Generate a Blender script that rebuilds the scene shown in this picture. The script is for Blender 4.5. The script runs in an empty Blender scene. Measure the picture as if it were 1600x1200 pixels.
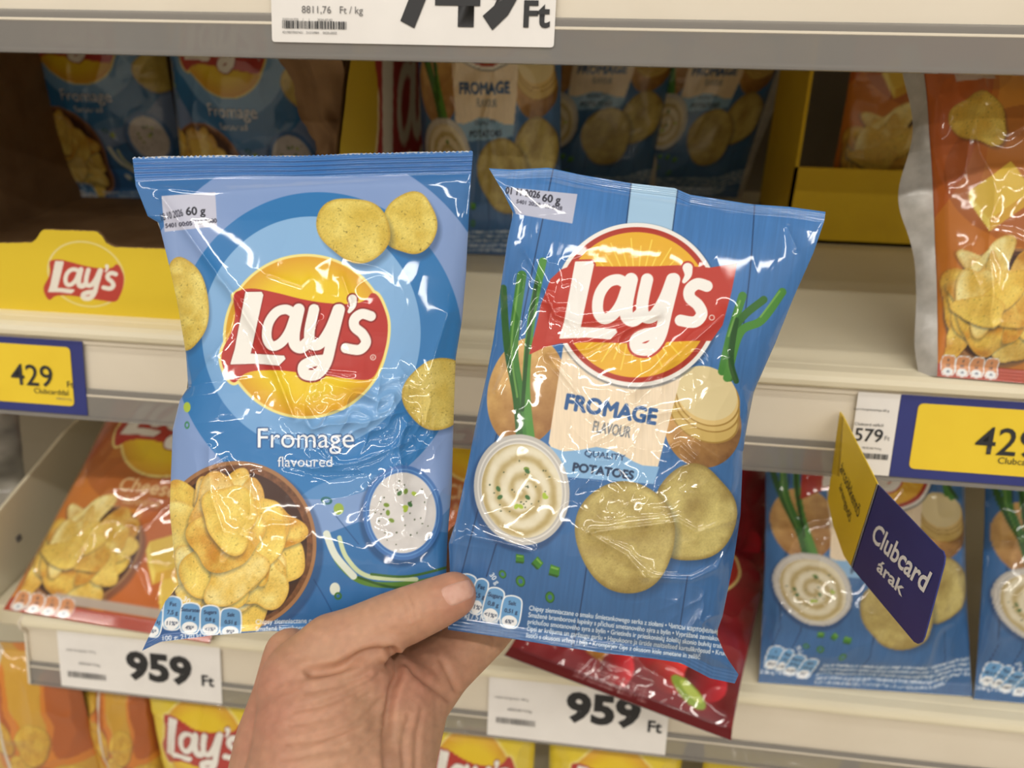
import bpy, math, random
import numpy as np
from mathutils import Matrix, Vector
from mathutils.bvhtree import BVHTree

S = bpy.context.scene
COL = S.collection
# ------------------------------------------------------------------ camera
FPX = 1200.0                       # focal length in pixels of the 1600 x 1200 frame
def _n(v): return v / np.linalg.norm(v)
def cam_basis(pitch):
    X = _n(np.array([11360., -758., 1200.]))          # world axes seen in (right, up, back)
    vy = -FPX / math.tan(math.radians(pitch)); vx = (758 * vy + FPX * FPX) / 11360
    Z = -_n(np.array([vx, vy, -FPX])); Z = _n(Z - X * X.dot(Z))
    return np.array([X, np.cross(Z, X), Z])
R = cam_basis(28.0)
C = np.array([0.0, -0.58, 1.5])
cd = bpy.data.cameras.new('camera'); cam = bpy.data.objects.new('camera', cd); COL.objects.link(cam)
cd.sensor_width = 36; cd.lens = FPX / 1600 * 36; cd.clip_start = 0.02
cd.dof.use_dof = True; cd.dof.focus_distance = 0.44; cd.dof.aperture_fstop = 6.5
cam.matrix_world = Matrix([[*R[0], C[0]], [*R[1], C[1]], [*R[2], C[2]], [0, 0, 0, 1]])
S.camera = cam
# ------------------------------------------------------------------ world, lamps, exposure
W = bpy.data.worlds.new('store'); S.world = W; W.use_nodes = True
W.node_tree.nodes['Background'].inputs[0].default_value = (1.0, 0.955, 0.90, 1)
W.node_tree.nodes['Background'].inputs[1].default_value = 0.30
def lamp(name, x, y, z, lx, ly, e):
    l = bpy.data.lights.new(name, 'AREA'); l.shape = 'RECTANGLE'; l.size = lx; l.size_y = ly; l.energy = e
    l.color = (1.0, 0.95, 0.87)
    o = bpy.data.objects.new(name, l); COL.objects.link(o); o.location = (x, y, z); return o
for i, x in enumerate((-3.4, -1.7, 0.0, 1.7, 3.4)):
    lamp('ceiling_lamp', x, -1.75, 3.3, 1.45, 0.08, 34)
for x in (-3.4, -1.7, 0.0, 1.7, 3.4):
    lamp('ceiling_lamp', x, -4.2, 3.3, 1.45, 0.07, 30)
    lamp('ceiling_lamp', x, -2.9, 3.3, 1.45, 0.05, 16)  # extra unseen row, added for more glints on the film
    lamp('ceiling_lamp', x, 1.6, 3.3, 1.45, 0.07, 20)
    lamp('ceiling_lamp', x, -0.55, 3.3, 1.45, 0.06, 11)  # overhead row added so the upper halves of the bags catch glints
S.view_settings.view_transform = 'Standard'; S.view_settings.look = 'None'
S.view_settings.gamma = 1; S.view_settings.use_curve_mapping = False
S.view_settings.exposure = -0.90

# ------------------------------------------------------------------ helpers
def rayd(px, py): return R @ np.array([(px - 800) / FPX, (600 - py) / FPX, -1.0])
def at(px, py, dep):
    px = np.asarray(px, float); py = np.asarray(py, float); dep = np.broadcast_to(np.asarray(dep, float), px.shape)
    v = np.stack([(px - 800) / FPX * dep, (600 - py) / FPX * dep, -dep], -1)
    return C + v @ R.T
def hit(px, py, axis, val):
    r = rayd(px, py); return C + r * ((val - C[axis]) / r[axis])
def hitp(px, py, p0, nrm):
    r = rayd(px, py); return C + r * (np.dot(np.asarray(p0) - C, nrm) / np.dot(r, nrm))
def topx(P):
    q = (np.asarray(P) - C) @ R
    return 800 + FPX * q[..., 0] / -q[..., 2], 600 - FPX * q[..., 1] / -q[..., 2]
def lin(c):
    c = np.asarray(c, np.float32)
    return np.where(c <= 0.04045, c / 12.92, ((np.clip(c, 0, 1) + 0.055) / 1.055) ** 2.4)
def L8(r, g, b): return tuple(float(x) for x in lin(np.array([r, g, b]) / 255.0)) + (1.0,)

def tag(o, label=None, cat=None, group=None, kind=None):
    for k, v in (('label', label), ('category', cat), ('group', group), ('kind', kind)):
        if v: o[k] = v
    return o
def empty(name, loc=(0, 0, 0)):
    o = bpy.data.objects.new(name, None); COL.objects.link(o); o.location = [float(a) for a in loc]; o.empty_display_size = .02
    return o
def link(name, me, mat=None, parent=None, smooth=False):
    o = bpy.data.objects.new(name, me); COL.objects.link(o)
    if mat is not None: me.materials.clear(); me.materials.append(mat)
    if parent is not None:
        o.parent = parent; o.matrix_parent_inverse = Matrix.Translation(-parent.location)
    if smooth: me.polygons.foreach_set('use_smooth', np.ones(len(me.polygons), bool))
    return o
def mesh(name, V, F, mat=None, parent=None, smooth=False):
    me = bpy.data.meshes.new(name)
    me.from_pydata([tuple(map(float, v)) for v in V], [], [tuple(map(int, f)) for f in F]); me.update()
    return link(name, me, mat, parent, smooth)
def gridmesh(name, P, mat, parent=None, col=None, flip=False, smooth=True):
    """P: (rows, cols, 3) points -> one quad grid, optional linear colours per point"""
    m, n, _ = P.shape
    me = bpy.data.meshes.new(name)
    me.vertices.add(m * n); me.vertices.foreach_set('co', P.reshape(-1).astype(np.float32))
    i = np.arange(m * n).reshape(m, n)
    q = np.stack([i[:-1, :-1], i[1:, :-1], i[1:, 1:], i[:-1, 1:]], -1).reshape(-1, 4)
    if flip: q = q[:, ::-1]
    k = len(q)
    me.loops.add(4 * k); me.loops.foreach_set('vertex_index', q.reshape(-1).astype(np.int32))
    me.polygons.add(k); me.polygons.foreach_set('loop_start', (np.arange(k) * 4).astype(np.int32))
    me.polygons.foreach_set('use_smooth', np.full(k, smooth))
    me.update(calc_edges=True)
    if col is not None:
        a = me.color_attributes.new('print', 'FLOAT_COLOR', 'POINT')
        c4 = np.ones((m * n, 4), np.float32); c4[:, :3] = col.reshape(-1, 3)
        a.data.foreach_set('color', c4.reshape(-1))
    return link(name, me, mat, parent)
def box_vf(x0, x1, y0, y1, z0, z1):
    V = [(x, y, z) for z in (z0, z1) for y in (y0, y1) for x in (x0, x1)]
    F = [(0, 2, 3, 1), (4, 5, 7, 6), (0, 1, 5, 4), (2, 6, 7, 3), (0, 4, 6, 2), (1, 3, 7, 5)]
    return V, F
def box(name, x0, x1, y0, y1, z0, z1, mat, parent=None, bev=0.0):
    V, F = box_vf(x0, x1, y0, y1, z0, z1)
    o = mesh(name, V, F, mat, parent)
    if bev:
        b = o.modifiers.new('bevel', 'BEVEL'); b.width = bev; b.segments = 2
    return o
def extrude_x(name, prof, x0, x1, mat, parent=None, smooth=False):
    n = len(prof)
    V = [(x0, y, z) for y, z in prof] + [(x1, y, z) for y, z in prof]
    F = [(i, (i + 1) % n, n + (i + 1) % n, n + i) for i in range(n)] + [tuple(range(n))[::-1], tuple(range(n, 2 * n))]
    return mesh(name, V, F, mat, parent, smooth)

# ---- materials
def mat(name, color=None, rough=0.5, attr=None, coat=0.0, coat_rough=0.05, metal=0.0, spec=0.5, bump=None, var=None, sss=None, alpha=None):
    m = bpy.data.materials.new(name); m.use_nodes = True
    nt = m.node_tree; b = nt.nodes['Principled BSDF']
    b.inputs['Roughness'].default_value = rough; b.inputs['Metallic'].default_value = metal
    b.inputs['Specular IOR Level'].default_value = spec
    b.inputs['Coat Weight'].default_value = coat; b.inputs['Coat Roughness'].default_value = coat_rough
    tc = nt.nodes.new('ShaderNodeTexCoord')
    if attr:
        a = nt.nodes.new('ShaderNodeVertexColor'); a.layer_name = attr
        nt.links.new(a.outputs['Color'], b.inputs['Base Color'])
    elif var:
        nz = nt.nodes.new('ShaderNodeTexNoise'); nz.inputs['Scale'].default_value = var[1]; nz.inputs['Detail'].default_value = 6
        r = nt.nodes.new('ShaderNodeValToRGB'); r.color_ramp.elements[0].position = .3; r.color_ramp.elements[1].position = .72
        r.color_ramp.elements[0].color = var[0]; r.color_ramp.elements[1].color = color
        nt.links.new(tc.outputs['Object'], nz.inputs['Vector']); nt.links.new(nz.outputs['Fac'], r.inputs['Fac'])
        nt.links.new(r.outputs['Color'], b.inputs['Base Color'])
    else: b.inputs['Base Color'].default_value = color
    if bump:
        nz = nt.nodes.new('ShaderNodeTexNoise'); nz.inputs['Scale'].default_value = bump[0]; nz.inputs['Detail'].default_value = 4
        bp = nt.nodes.new('ShaderNodeBump'); bp.inputs['Strength'].default_value = bump[1]; bp.inputs['Distance'].default_value = bump[2]
        nt.links.new(tc.outputs['Object'], nz.inputs['Vector']); nt.links.new(nz.outputs['Fac'], bp.inputs['Height']); nt.links.new(bp.outputs['Normal'], b.inputs['Normal'])
    if sss:
        b.inputs['Subsurface Weight'].default_value = sss[0]; b.inputs['Subsurface Radius'].default_value = (1, .35, .2); b.inputs['Subsurface Scale'].default_value = sss[1]
    if alpha is not None: b.inputs['Alpha'].default_value = alpha
    return m
M = dict(
    film=mat('printed_film', attr='print', rough=0.38, coat=1.0, coat_rough=0.045, spec=0.35),
    film_back=mat('silver_film', L8(190, 186, 180), rough=0.42, metal=0.0, coat=.3, coat_rough=.15, var=(L8(164, 160, 154), 90)),
    card=mat('printed_card', attr='print', rough=0.5, spec=0.35),
    kraft=mat('kraft_card', L8(150, 118, 84), rough=0.85, spec=.2, var=(L8(128, 98, 68), 24), bump=(120, .25, .001)),
    enamel=mat('cream_enamel', L8(230, 221, 195), rough=0.34, var=(L8(225, 215, 188), 9), bump=(400, .05, .0004)),
    rail=mat('cream_plastic', L8(222, 212, 194), rough=0.4, var=(L8(216, 205, 186), 12)),
    backpanel=mat('back_panel_paint', L8(150, 140, 122), rough=0.6, var=(L8(138, 128, 110), 6)),
    paper=mat('white_paper', L8(236, 232, 228), rough=0.55, var=(L8(230, 226, 222), 30)),
    ink=mat('black_ink', L8(40, 40, 42), rough=0.6),
    greyink=mat('grey_ink', L8(110, 108, 108), rough=0.6),
    yel=mat('yellow_paper', L8(238, 206, 50), rough=0.5, var=(L8(232, 198, 44), 20)),
    navy=mat('navy_paper', L8(46, 54, 124), rough=0.5, var=(L8(42, 49, 116), 20)),
    white=mat('white_ink', L8(240, 240, 240), rough=0.5),
    floor=mat('vinyl_floor', L8(206, 200, 188), rough=.4, var=(L8(196, 188, 174), 8)),
)
def clear_mat(name, tint, a, rough=.08):
    m = bpy.data.materials.new(name); m.use_nodes = True; nt = m.node_tree; nt.nodes.clear()
    o = nt.nodes.new('ShaderNodeOutputMaterial'); mx = nt.nodes.new('ShaderNodeMixShader'); t = nt.nodes.new('ShaderNodeBsdfTransparent')
    p = nt.nodes.new('ShaderNodeBsdfPrincipled'); p.inputs['Base Color'].default_value = tint; p.inputs['Roughness'].default_value = rough
    mx.inputs[0].default_value = a
    nt.links.new(t.outputs[0], mx.inputs[1]); nt.links.new(p.outputs[0], mx.inputs[2]); nt.links.new(mx.outputs[0], o.inputs[0])
    return m
M['clear'] = clear_mat('clear_plastic', L8(150, 146, 141), .58)
M['clear2'] = clear_mat('clear_plastic_tab', L8(220, 216, 210), .3)

# ---- noise
_rng = np.random.RandomState(7); _TAB = _rng.rand(256, 256).astype(np.float32)
def vnoise(x, y, seed=0):
    x = np.asarray(x, np.float32) + seed * 17.31; y = np.asarray(y, np.float32) + seed * 9.77
    xi = np.floor(x).astype(int); yi = np.floor(y).astype(int); fx = x - xi; fy = y - yi
    fx = fx * fx * (3 - 2 * fx); fy = fy * fy * (3 - 2 * fy)
    a = _TAB[yi & 255, xi & 255]; b = _TAB[yi & 255, (xi + 1) & 255]; c = _TAB[(yi + 1) & 255, xi & 255]; d = _TAB[(yi + 1) & 255, (xi + 1) & 255]
    return (a * (1 - fx) + b * fx) * (1 - fy) + (c * (1 - fx) + d * fx) * fy
def fbm(x, y, seed=0, o=4):
    s = 0; a = .5; t = 0
    for k in range(o):
        s = s + a * vnoise(np.asarray(x) * 2 ** k, np.asarray(y) * 2 ** k, seed + k); t += a; a *= .5
    return s / t

# ---- outlines of text from the built-in font
_tc = {}
def text_rings(s):
    """[(ring, ...)] clustered glyph by glyph, unit em, baseline at y=0 going up; and the width"""
    if s in _tc: return _tc[s]
    cu = bpy.data.curves.new('t', 'FONT'); cu.body = s; cu.size = 1.0
    ob = bpy.data.objects.new('t', cu); COL.objects.link(ob)
    c2 = ob.to_curve(bpy.context.evaluated_depsgraph_get())
    rings = []
    for sp in c2.splines:
        pts = []
        if sp.type == 'BEZIER':
            bp = sp.bezier_points; k = len(bp)
            for i in range(k):
                p0 = np.array(bp[i].co[:2]); h0 = np.array(bp[i].handle_right[:2]); h1 = np.array(bp[(i + 1) % k].handle_left[:2]); p1 = np.array(bp[(i + 1) % k].co[:2])
                st = np.linalg.norm(p0 - p1 - 0 * h0); flat = abs(np.cross(h0 - p0, p1 - p0)) + abs(np.cross(h1 - p0, p1 - p0)) < 1e-5
                for t in ((0,) if flat else (0, .25, .5, .75)):
                    pts.append((1 - t) ** 3 * p0 + 3 * t * (1 - t) ** 2 * h0 + 3 * t * t * (1 - t) * h1 + t ** 3 * p1)
        else:
            pts = [np.array(p.co[:2]) for p in sp.points]
        if len(pts) > 2: rings.append(np.array(pts))
    ob.to_curve_clear(); bpy.data.objects.remove(ob); bpy.data.curves.remove(cu)
    rings.sort(key=lambda r: r[:, 0].min())
    groups = []; mx = -9
    for r in rings:
        if r[:, 0].min() < mx - 1e-4 and groups: groups[-1].append(r)
        else: groups.append([r])
        mx = max(mx, r[:, 0].max())
    w = max([r[:, 0].max() for r in rings], default=0)
    _tc[s] = (groups, w); return _tc[s]

def catmull(P, k=8, closed=False):
    P = np.asarray(P, float); n = len(P); out = []
    for i in range(n if closed else n - 1):
        g = lambda j: P[j % n] if closed else P[min(max(j, 0), n - 1)]
        a, b, c, d = g(i - 1), g(i), g(i + 1), g(i + 2)
        for t in np.arange(k) / k:
            out.append(.5 * (2 * b + (c - a) * t + (2 * a - 5 * b + 4 * c - d) * t * t + (3 * b - a - 3 * c + d) * t ** 3))
    if not closed: out.append(P[-1])
    return np.array(out)

class Art:
    """flat print of a wrapper, painted from shapes in its own design coordinates (sRGB)"""
    def __init__(s, x0, y0, x1, y1, k, base):
        s.x0, s.y0, s.k = x0, y0, k
        s.w, s.h = int((x1 - x0) * k), int((y1 - y0) * k)
        s.im = np.empty((s.h, s.w, 3), np.float32); s.im[:] = np.array(base, np.float32) / 255
    def win(s, a, b, c, d, pad=2):
        i0 = max(0, int((a - s.x0) * s.k) - pad); i1 = min(s.w, int((c - s.x0) * s.k) + pad + 1)
        j0 = max(0, int((b - s.y0) * s.k) - pad); j1 = min(s.h, int((d - s.y0) * s.k) + pad + 1)
        if i1 <= i0 or j1 <= j0: return None
        X = s.x0 + (np.arange(i0, i1) + .5) / s.k; Y = s.y0 + (np.arange(j0, j1) + .5) / s.k
        return (slice(j0, j1), slice(i0, i1)), np.meshgrid(X.astype(np.float32), Y.astype(np.float32))
    def blend(s, sl, m, c):
        c = np.asarray(c, np.float32) / 255
        s.im[sl] = s.im[sl] * (1 - m[..., None]) + c * m[..., None]
    def pmask(s, rings, XY):
        X, Y = XY; o = .25 / s.k; m = np.zeros(X.shape, np.float32)
        for dx, dy in ((-o, -o), (o, -o), (-o, o), (o, o)):
            x = X + dx; y = Y + dy; ins = np.zeros(X.shape, bool)
            for r in rings:
                for (ax, ay), (bx, by) in zip(r, np.roll(r, -1, 0)):
                    if ay == by: continue
                    rows = (y[:, 0] >= min(ay, by)) & (y[:, 0] < max(ay, by))
                    if not rows.any(): continue
                    xc = ax + (y[rows] - ay) * ((bx - ax) / (by - ay)); ins[rows] ^= x[rows] < xc
            m += ins * .25
        return m
    def poly(s, P, c, a=1.0, smooth=False, fn=None):
        P = catmull(P, 8, True) if smooth else np.asarray(P, float)
        w = s.win(P[:, 0].min(), P[:, 1].min(), P[:, 0].max(), P[:, 1].max())
        if w is None: return
        sl, XY = w; m = s.pmask([P], XY) * a
        s.blend(sl, m, fn(*XY) if fn else c)
    def ell(s, cx, cy, rx, ry, c, rot=0, a=1.0, r0=0.0, fn=None, soft=1.0, clip=None):
        q = max(rx, ry) + 3; w = s.win(cx - q, cy - q, cx + q, cy + q)
        if w is None: return
        sl, (X, Y) = w; t = math.radians(rot); dx = X - cx; dy = Y - cy
        u = (dx * math.cos(t) + dy * math.sin(t)) / rx; v = (-dx * math.sin(t) + dy * math.cos(t)) / ry
        d = np.sqrt(u * u + v * v); e = min(rx, ry) * s.k / soft
        m = np.clip((1 - d) * e + .5, 0, 1)
        if r0: m *= np.clip((d - r0) * e + .5, 0, 1)
        if clip is not None: m *= clip(X, Y)
        s.blend(sl, (m * a).astype(np.float32), fn(X, Y, u, v) if fn else c)
    def stroke(s, P, w, c, a=1.0, smooth=True, w2=None):
        P = catmull(P) if smooth and len(P) > 2 else np.asarray(P, float)
        W = np.linspace(w, w2 if w2 is not None else w, len(P)) / 2; q = W.max() + 2
        z = s.win(P[:, 0].min() - q, P[:, 1].min() - q, P[:, 0].max() + q, P[:, 1].max() + q)
        if z is None: return
        sl, (X, Y) = z; best = np.full(X.shape, -1e9, np.float32)
        for i in range(len(P) - 1):
            ax, ay = P[i]; bx, by = P[i + 1]; l = (bx - ax) ** 2 + (by - ay) ** 2 + 1e-9
            t = np.clip(((X - ax) * (bx - ax) + (Y - ay) * (by - ay)) / l, 0, 1)
            best = np.maximum(best, W[i] + (W[i + 1] - W[i]) * t - np.hypot(X - ax - t * (bx - ax), Y - ay - t * (by - ay)))
        s.blend(sl, np.clip(best * s.k + .5, 0, 1) * a, c)
    def text(s, t, x, y, size, c, ang=0, bold=0, align='l', sx=1.0, a=1.0, arc=None):
        gs, w = text_rings(t); off = {'l': 0, 'c': -w / 2, 'r': -w}[align]; th = math.radians(ang); ca, sa = math.cos(th), math.sin(th)
        for g in gs:
            rr = []
            for r in g:
                X = (r[:, 0] + off) * size * sx; Y = -r[:, 1] * size
                rr.append(np.stack([x + X * ca - Y * sa, y + X * sa + Y * ca], 1))
            A = np.concatenate(rr); z = s.win(A[:, 0].min() - bold, A[:, 1].min() - bold, A[:, 0].max() + bold, A[:, 1].max() + bold, 3)
            if z is None: continue
            m = s.pmask(rr, z[1])
            if bold:
                n = max(1, int(round(bold * s.k))); fr = min(1.0, bold * s.k / n); m0 = m.copy()
                for dx in range(-n, n + 1):
                    for dy in range(-n, n + 1):
                        if dx * dx + dy * dy <= n * n + .5: m = np.maximum(m, np.roll(np.roll(m0, dx, 1), dy, 0) * fr)
            s.blend(z[0], m * a, c)
    def chip(s, cx, cy, rx, ry, rot=0, seed=0, hi=(236, 214, 104), lo=(212, 178, 58), rim=(184, 142, 36), specks=.5, shadow=.35, lobes=.06, sdx=3, sdy=5):
        ph = np.random.RandomState(seed).rand(4) * 6.28
        def d_of(X, Y, ox=0, oy=0):
            t = math.radians(rot); dx = X - cx - ox; dy = Y - cy - oy
            u = (dx * math.cos(t) + dy * math.sin(t)) / rx; v = (-dx * math.sin(t) + dy * math.cos(t)) / ry
            th = np.arctan2(v, u); r = 1 + lobes * (np.sin(2 * th + ph[0]) * .6 + np.sin(3 * th + ph[1]) * .7 + .3 * np.sin(5 * th + ph[2]))
            return np.hypot(u, v) / r, u, v
        q = max(rx, ry) * 1.25 + 8; z = s.win(cx - q, cy - q, cx + q, cy + q)
        if z is None: return
        sl, (X, Y) = z; e = min(rx, ry) * s.k
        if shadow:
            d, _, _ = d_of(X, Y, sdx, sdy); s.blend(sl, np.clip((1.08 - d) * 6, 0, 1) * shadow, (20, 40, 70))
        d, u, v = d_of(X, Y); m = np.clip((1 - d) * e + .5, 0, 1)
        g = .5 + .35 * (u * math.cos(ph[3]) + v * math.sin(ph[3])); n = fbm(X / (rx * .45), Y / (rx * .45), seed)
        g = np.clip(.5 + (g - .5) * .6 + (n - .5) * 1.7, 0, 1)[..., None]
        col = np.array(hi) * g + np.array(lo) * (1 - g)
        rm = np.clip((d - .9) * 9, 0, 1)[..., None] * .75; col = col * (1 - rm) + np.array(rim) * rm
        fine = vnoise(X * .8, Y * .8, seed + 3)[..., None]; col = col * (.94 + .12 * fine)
        if specks:
            sp = np.clip((vnoise(X / 2.3, Y / 2.0, seed + 9) - (1 - .26 * specks)) * 9, 0, 1)[..., None] * .8
            col = col * (1 - sp) + np.array([96, 84, 30]) * sp
        s.blend(sl, m, col)
    def sample(s, X, Y):
        im = getattr(s, 'lo', None)
        if im is None:
            im = s.im; k = max(1, int(round(s.k)))
            if k > 1:                                     # small box filter: avoids speckle when sampled at one point
                a = np.cumsum(np.pad(im, ((1, 0), (0, 0), (0, 0))), 0, dtype=np.float64); p = k // 2
                idx = np.arange(s.h); lo = np.clip(idx - p, 0, s.h); hi = np.clip(idx + p, 1, s.h); hi = np.maximum(hi, lo + 1)
                im = (a[hi] - a[lo]) / (hi - lo)[:, None, None]
                a = np.cumsum(np.pad(im, ((0, 0), (1, 0), (0, 0))), 1); idx = np.arange(s.w)
                lo = np.clip(idx - p, 0, s.w); hi = np.maximum(np.clip(idx + p, 1, s.w), lo + 1)
                im = (a[:, hi] - a[:, lo]) / (hi - lo)[None, :, None]
            im = im.astype(np.float32); g = im @ np.array([.3, .59, .11], np.float32)
            s.lo = im = lin(im * .86 + g[..., None] * .12)
        fx = np.clip((X - s.x0) * s.k - .5, 0, s.w - 1.001); fy = np.clip((Y - s.y0) * s.k - .5, 0, s.h - 1.001)
        i = fx.astype(int); j = fy.astype(int); a = (fx - i)[..., None]; b = (fy - j)[..., None]
        return (im[j, i] * (1 - a) + im[j, i + 1] * a) * (1 - b) + (im[j + 1, i] * (1 - a) + im[j + 1, i + 1] * a) * b

# ------------------------------------------------------------------ the printed designs
def Z1(p): return [(190 + x * .35, 220 + y * .35) for x, y in p]
def Z3(p): return [(690 + x * .3875, 240 + y * .3875) for x, y in p]
LET = dict(
    L=[(555, 678), (622, 677), (628, 688), (571, 953), (722, 962), (727, 972), (700, 999), (600, 990), (489, 994), (508, 930)],
    a1=[(772, 772), (735, 752), (690, 765), (655, 815), (648, 880), (672, 915), (712, 900), (748, 850), (776, 770)],
    a2=[(790, 752), (770, 850), (772, 905), (800, 922), (835, 895)],
    y1=[(858, 752), (838, 850), (845, 905), (885, 905), (930, 840), (965, 752)],
    y2=[(972, 752), (940, 880), (912, 990), (868, 1042), (818, 1040), (812, 1006), (850, 985), (900, 978)],
    ap=[(1030, 705), (1032, 735), (1015, 762)],
    s=[(1112, 782), (1072, 772), (1040, 795), (1040, 830), (1075, 862), (1090, 900), (1060, 932), (1000, 925)])
def lays(art, T, k, c, bold=0, sw=50):
    """script lettering of the logo; T maps tracing coordinates to design coordinates, k is their scale"""
    w = (sw + bold) * k
    P = [T(p) for p in LET['L']]; art.poly(P, c)
    if bold: art.stroke(P + [P[0]], bold * k, c, smooth=False)
    else: art.stroke(P + [P[0]], 8 * k, c, smooth=False)
    for n, f in (('a1', .86), ('a2', 1.05), ('y1', .95), ('y2', .98), ('s', .9)): art.stroke([T(p) for p in LET[n]], w * f, c)
    art.stroke([T(p) for p in LET['ap']], w * .8, c, w2=w * .3)
BAN = [(500, 690), (540, 664), (600, 660), (700, 680), (800, 705), (900, 722), (1000, 728), (1060, 722), (1095, 704), (1115, 680), (1142, 690), (1168, 740), (1187, 810),
       (1182, 900), (1155, 990), (1110, 1062), (1000, 1060), (900, 1047), (800, 1035), (700, 1024), (600, 1026), (545, 1042), (503, 1078), (470, 1050), (446, 985), (452, 930), (490, 850), (506, 780)]
def oval_logo(art, T, k):
    """oval logo with a waving red banner"""
    cx, cy = T((822, 872)); rx, ry = 358 * k, 356 * k
    B = [T(p) for p in BAN]
    art.ell(cx, cy, rx + 12 * k, ry + 12 * k, (244, 226, 130), rot=-8)
    art.stroke(B + B[:1], 26 * k, (244, 226, 130))
    def g(X, Y, u, v):
        t = np.clip((np.hypot(u, v) - .72) * 3.2, 0, 1)[..., None] * .75
        return np.array([240, 200, 18]) * (1 - t) + np.array([222, 142, 34]) * t
    art.ell(cx, cy, rx, ry, None, rot=-8, fn=g)
    art.poly(B, (196, 46, 38), smooth=True)
    lays(art, T, k, (150, 28, 24), bold=16); lays(art, T, k, (244, 240, 232))
    x, y = T((1122, 966)); art.ell(x, y, 13 * k, 13 * k, (240, 230, 220), r0=.75); art.text('R', x, y + 7 * k, 18 * k, (240, 230, 220), align='c')
def pills(art, items, outline=(235, 240, 245), fill=(96, 158, 214)):
    for (x, y, w, h, ang, a, b, c) in items:
        t = math.radians(ang); ca, sa = math.cos(t), math.sin(t)
        T = lambda u, v: (x + u * w * ca - v * h * sa, y + u * w * sa + v * h * ca)
        P = [T(u, v) for u, v in ((-.5, .25), (-.5, -.2), (-.42, -.42), (-.15, -.5), (.15, -.5), (.42, -.42), (.5, -.2), (.5, .25), (.38, .45), (.12, .5), (-.12, .5), (-.38, .45))]
        art.poly(P, fill, smooth=True)
        art.ell(*T(0, .3), w * .4, h * .19, (240, 242, 244), rot=ang)
        art.stroke(P + P[:1], 2.2, outline)
        for s_, v in ((a, -.22), (b, .03), (c, .36)): art.text(s_, *T(0, v), h * .17, (26, 44, 80), ang, .25, 'c')
def bowl(art, cx, cy, rx, ry, rot, seed, n=24, xr=.9, wood=(122, 74, 44)):
    art.ell(cx + 6, cy + 8, rx * 1.04, ry * 1.03, (18, 40, 80), rot, .35, soft=8)
    art.ell(cx, cy, rx, ry, None, rot, fn=lambda X, Y, u, v: np.array(wood) * (.72 + .55 * fbm(X / 5 + Y / 40, Y / 5 - X / 40, seed)[..., None]) * (1.25 - .35 * np.hypot(u, v)[..., None] ** 3))
    art.ell(cx, cy, rx, ry, (168, 116, 72), rot, r0=.955)
    art.ell(cx - 2, cy + 2, rx * .9, ry * .9, (70, 38, 26), rot)
    r = np.random.RandomState(seed)
    for i in range(n):
        f = 1 - i / n; a = r.rand() * 6.283; q = math.sqrt(r.rand()) * (.42 + .46 * f); x = cx + math.cos(a) * rx * q * xr - rx * .09; y = cy + math.sin(a) * ry * q * .95 + ry * .05
        hi = [(252, 232, 132), (250, 222, 104), (246, 212, 88), (254, 240, 164)][r.randint(4)]; lo = [(226, 172, 50), (208, 138, 36), (234, 190, 74)][r.randint(3)]
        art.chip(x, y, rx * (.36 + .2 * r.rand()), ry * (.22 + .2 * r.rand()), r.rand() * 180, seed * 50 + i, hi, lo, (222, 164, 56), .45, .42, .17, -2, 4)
def dipbowl(art, cx, cy, rx, ry, rim, rim2, seed, swirl=False, rot=0):
    art.ell(cx - 3, cy + 7, rx * 1.05, ry * 1.05, (16, 40, 84), rot, .4, soft=9)
    art.ell(cx, cy, rx, ry, rim, rot); art.ell(cx, cy, rx, ry, rim2, rot, r0=.93); art.ell(cx, cy, rx * .9, ry * .9, rim2, rot, r0=.95)
    def g(X, Y, u, v):
        if swirl:
            t = np.arctan2(v, u); q = np.hypot(u, v); n = np.sin(q * 17 - t * 1.0 + 2.2 * fbm(X / 22, Y / 22, seed)) * .5 + .5
            n = n ** 1.6 * .8 + .25 * fbm(X / 12, Y / 12, seed + 3); n = n[..., None]
            return np.array([234, 226, 200]) * (1 - n) + np.array([184, 160, 98]) * n
        n = fbm(X / 26, Y / 26, seed)[..., None]; return np.array([222, 218, 216]) * (.9 + .14 * n)
    art.ell(cx, cy + (2 if swirl else 0), rx * .84, ry * .85, None, rot, fn=g)
    r = np.random.RandomState(seed)
    for i in range(26):
        a = r.rand() * 6.28; q = math.sqrt(r.rand()) * .7; art.ell(cx + math.cos(a) * rx * q, cy + math.sin(a) * ry * q, .8 + r.rand(), .8 + r.rand() * .8, (70, 84, 50))
    for i in range(9):
        a = r.rand() * 6.28; q = math.sqrt(r.rand()) * .55; art.ell(cx + math.cos(a) * rx * q, cy + math.sin(a) * ry * q, 3.2, 4.6, [(120, 150, 40), (60, 110, 50), (168, 196, 50)][r.randint(3)], r.rand() * 180); 
def scallion_bit(art, x, y, r, rot, c=(58, 130, 40)):
    t = math.radians(rot); q = lambda u, v: (x + r * (u * math.cos(t) - v * math.sin(t)), y + r * (u * math.sin(t) + v * math.cos(t)))
    if int(x) % 2: art.ell(x, y, r, r * .8, c, rot, r0=.45); art.ell(x, y, r, r * .8, (28, 80, 34), rot, r0=.85)
    else: art.poly([q(-.9, -.5), q(.5, -.75), q(.95, .35), q(-.5, .7)], c); art.poly([q(-.5, .7), q(.95, .35), q(.85, .7), q(-.4, 1.0)], (34, 88, 32)); art.poly([q(-.7, -.3), q(.4, -.55), q(.45, -.3), q(-.6, -.02)], (112, 172, 66))

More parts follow.
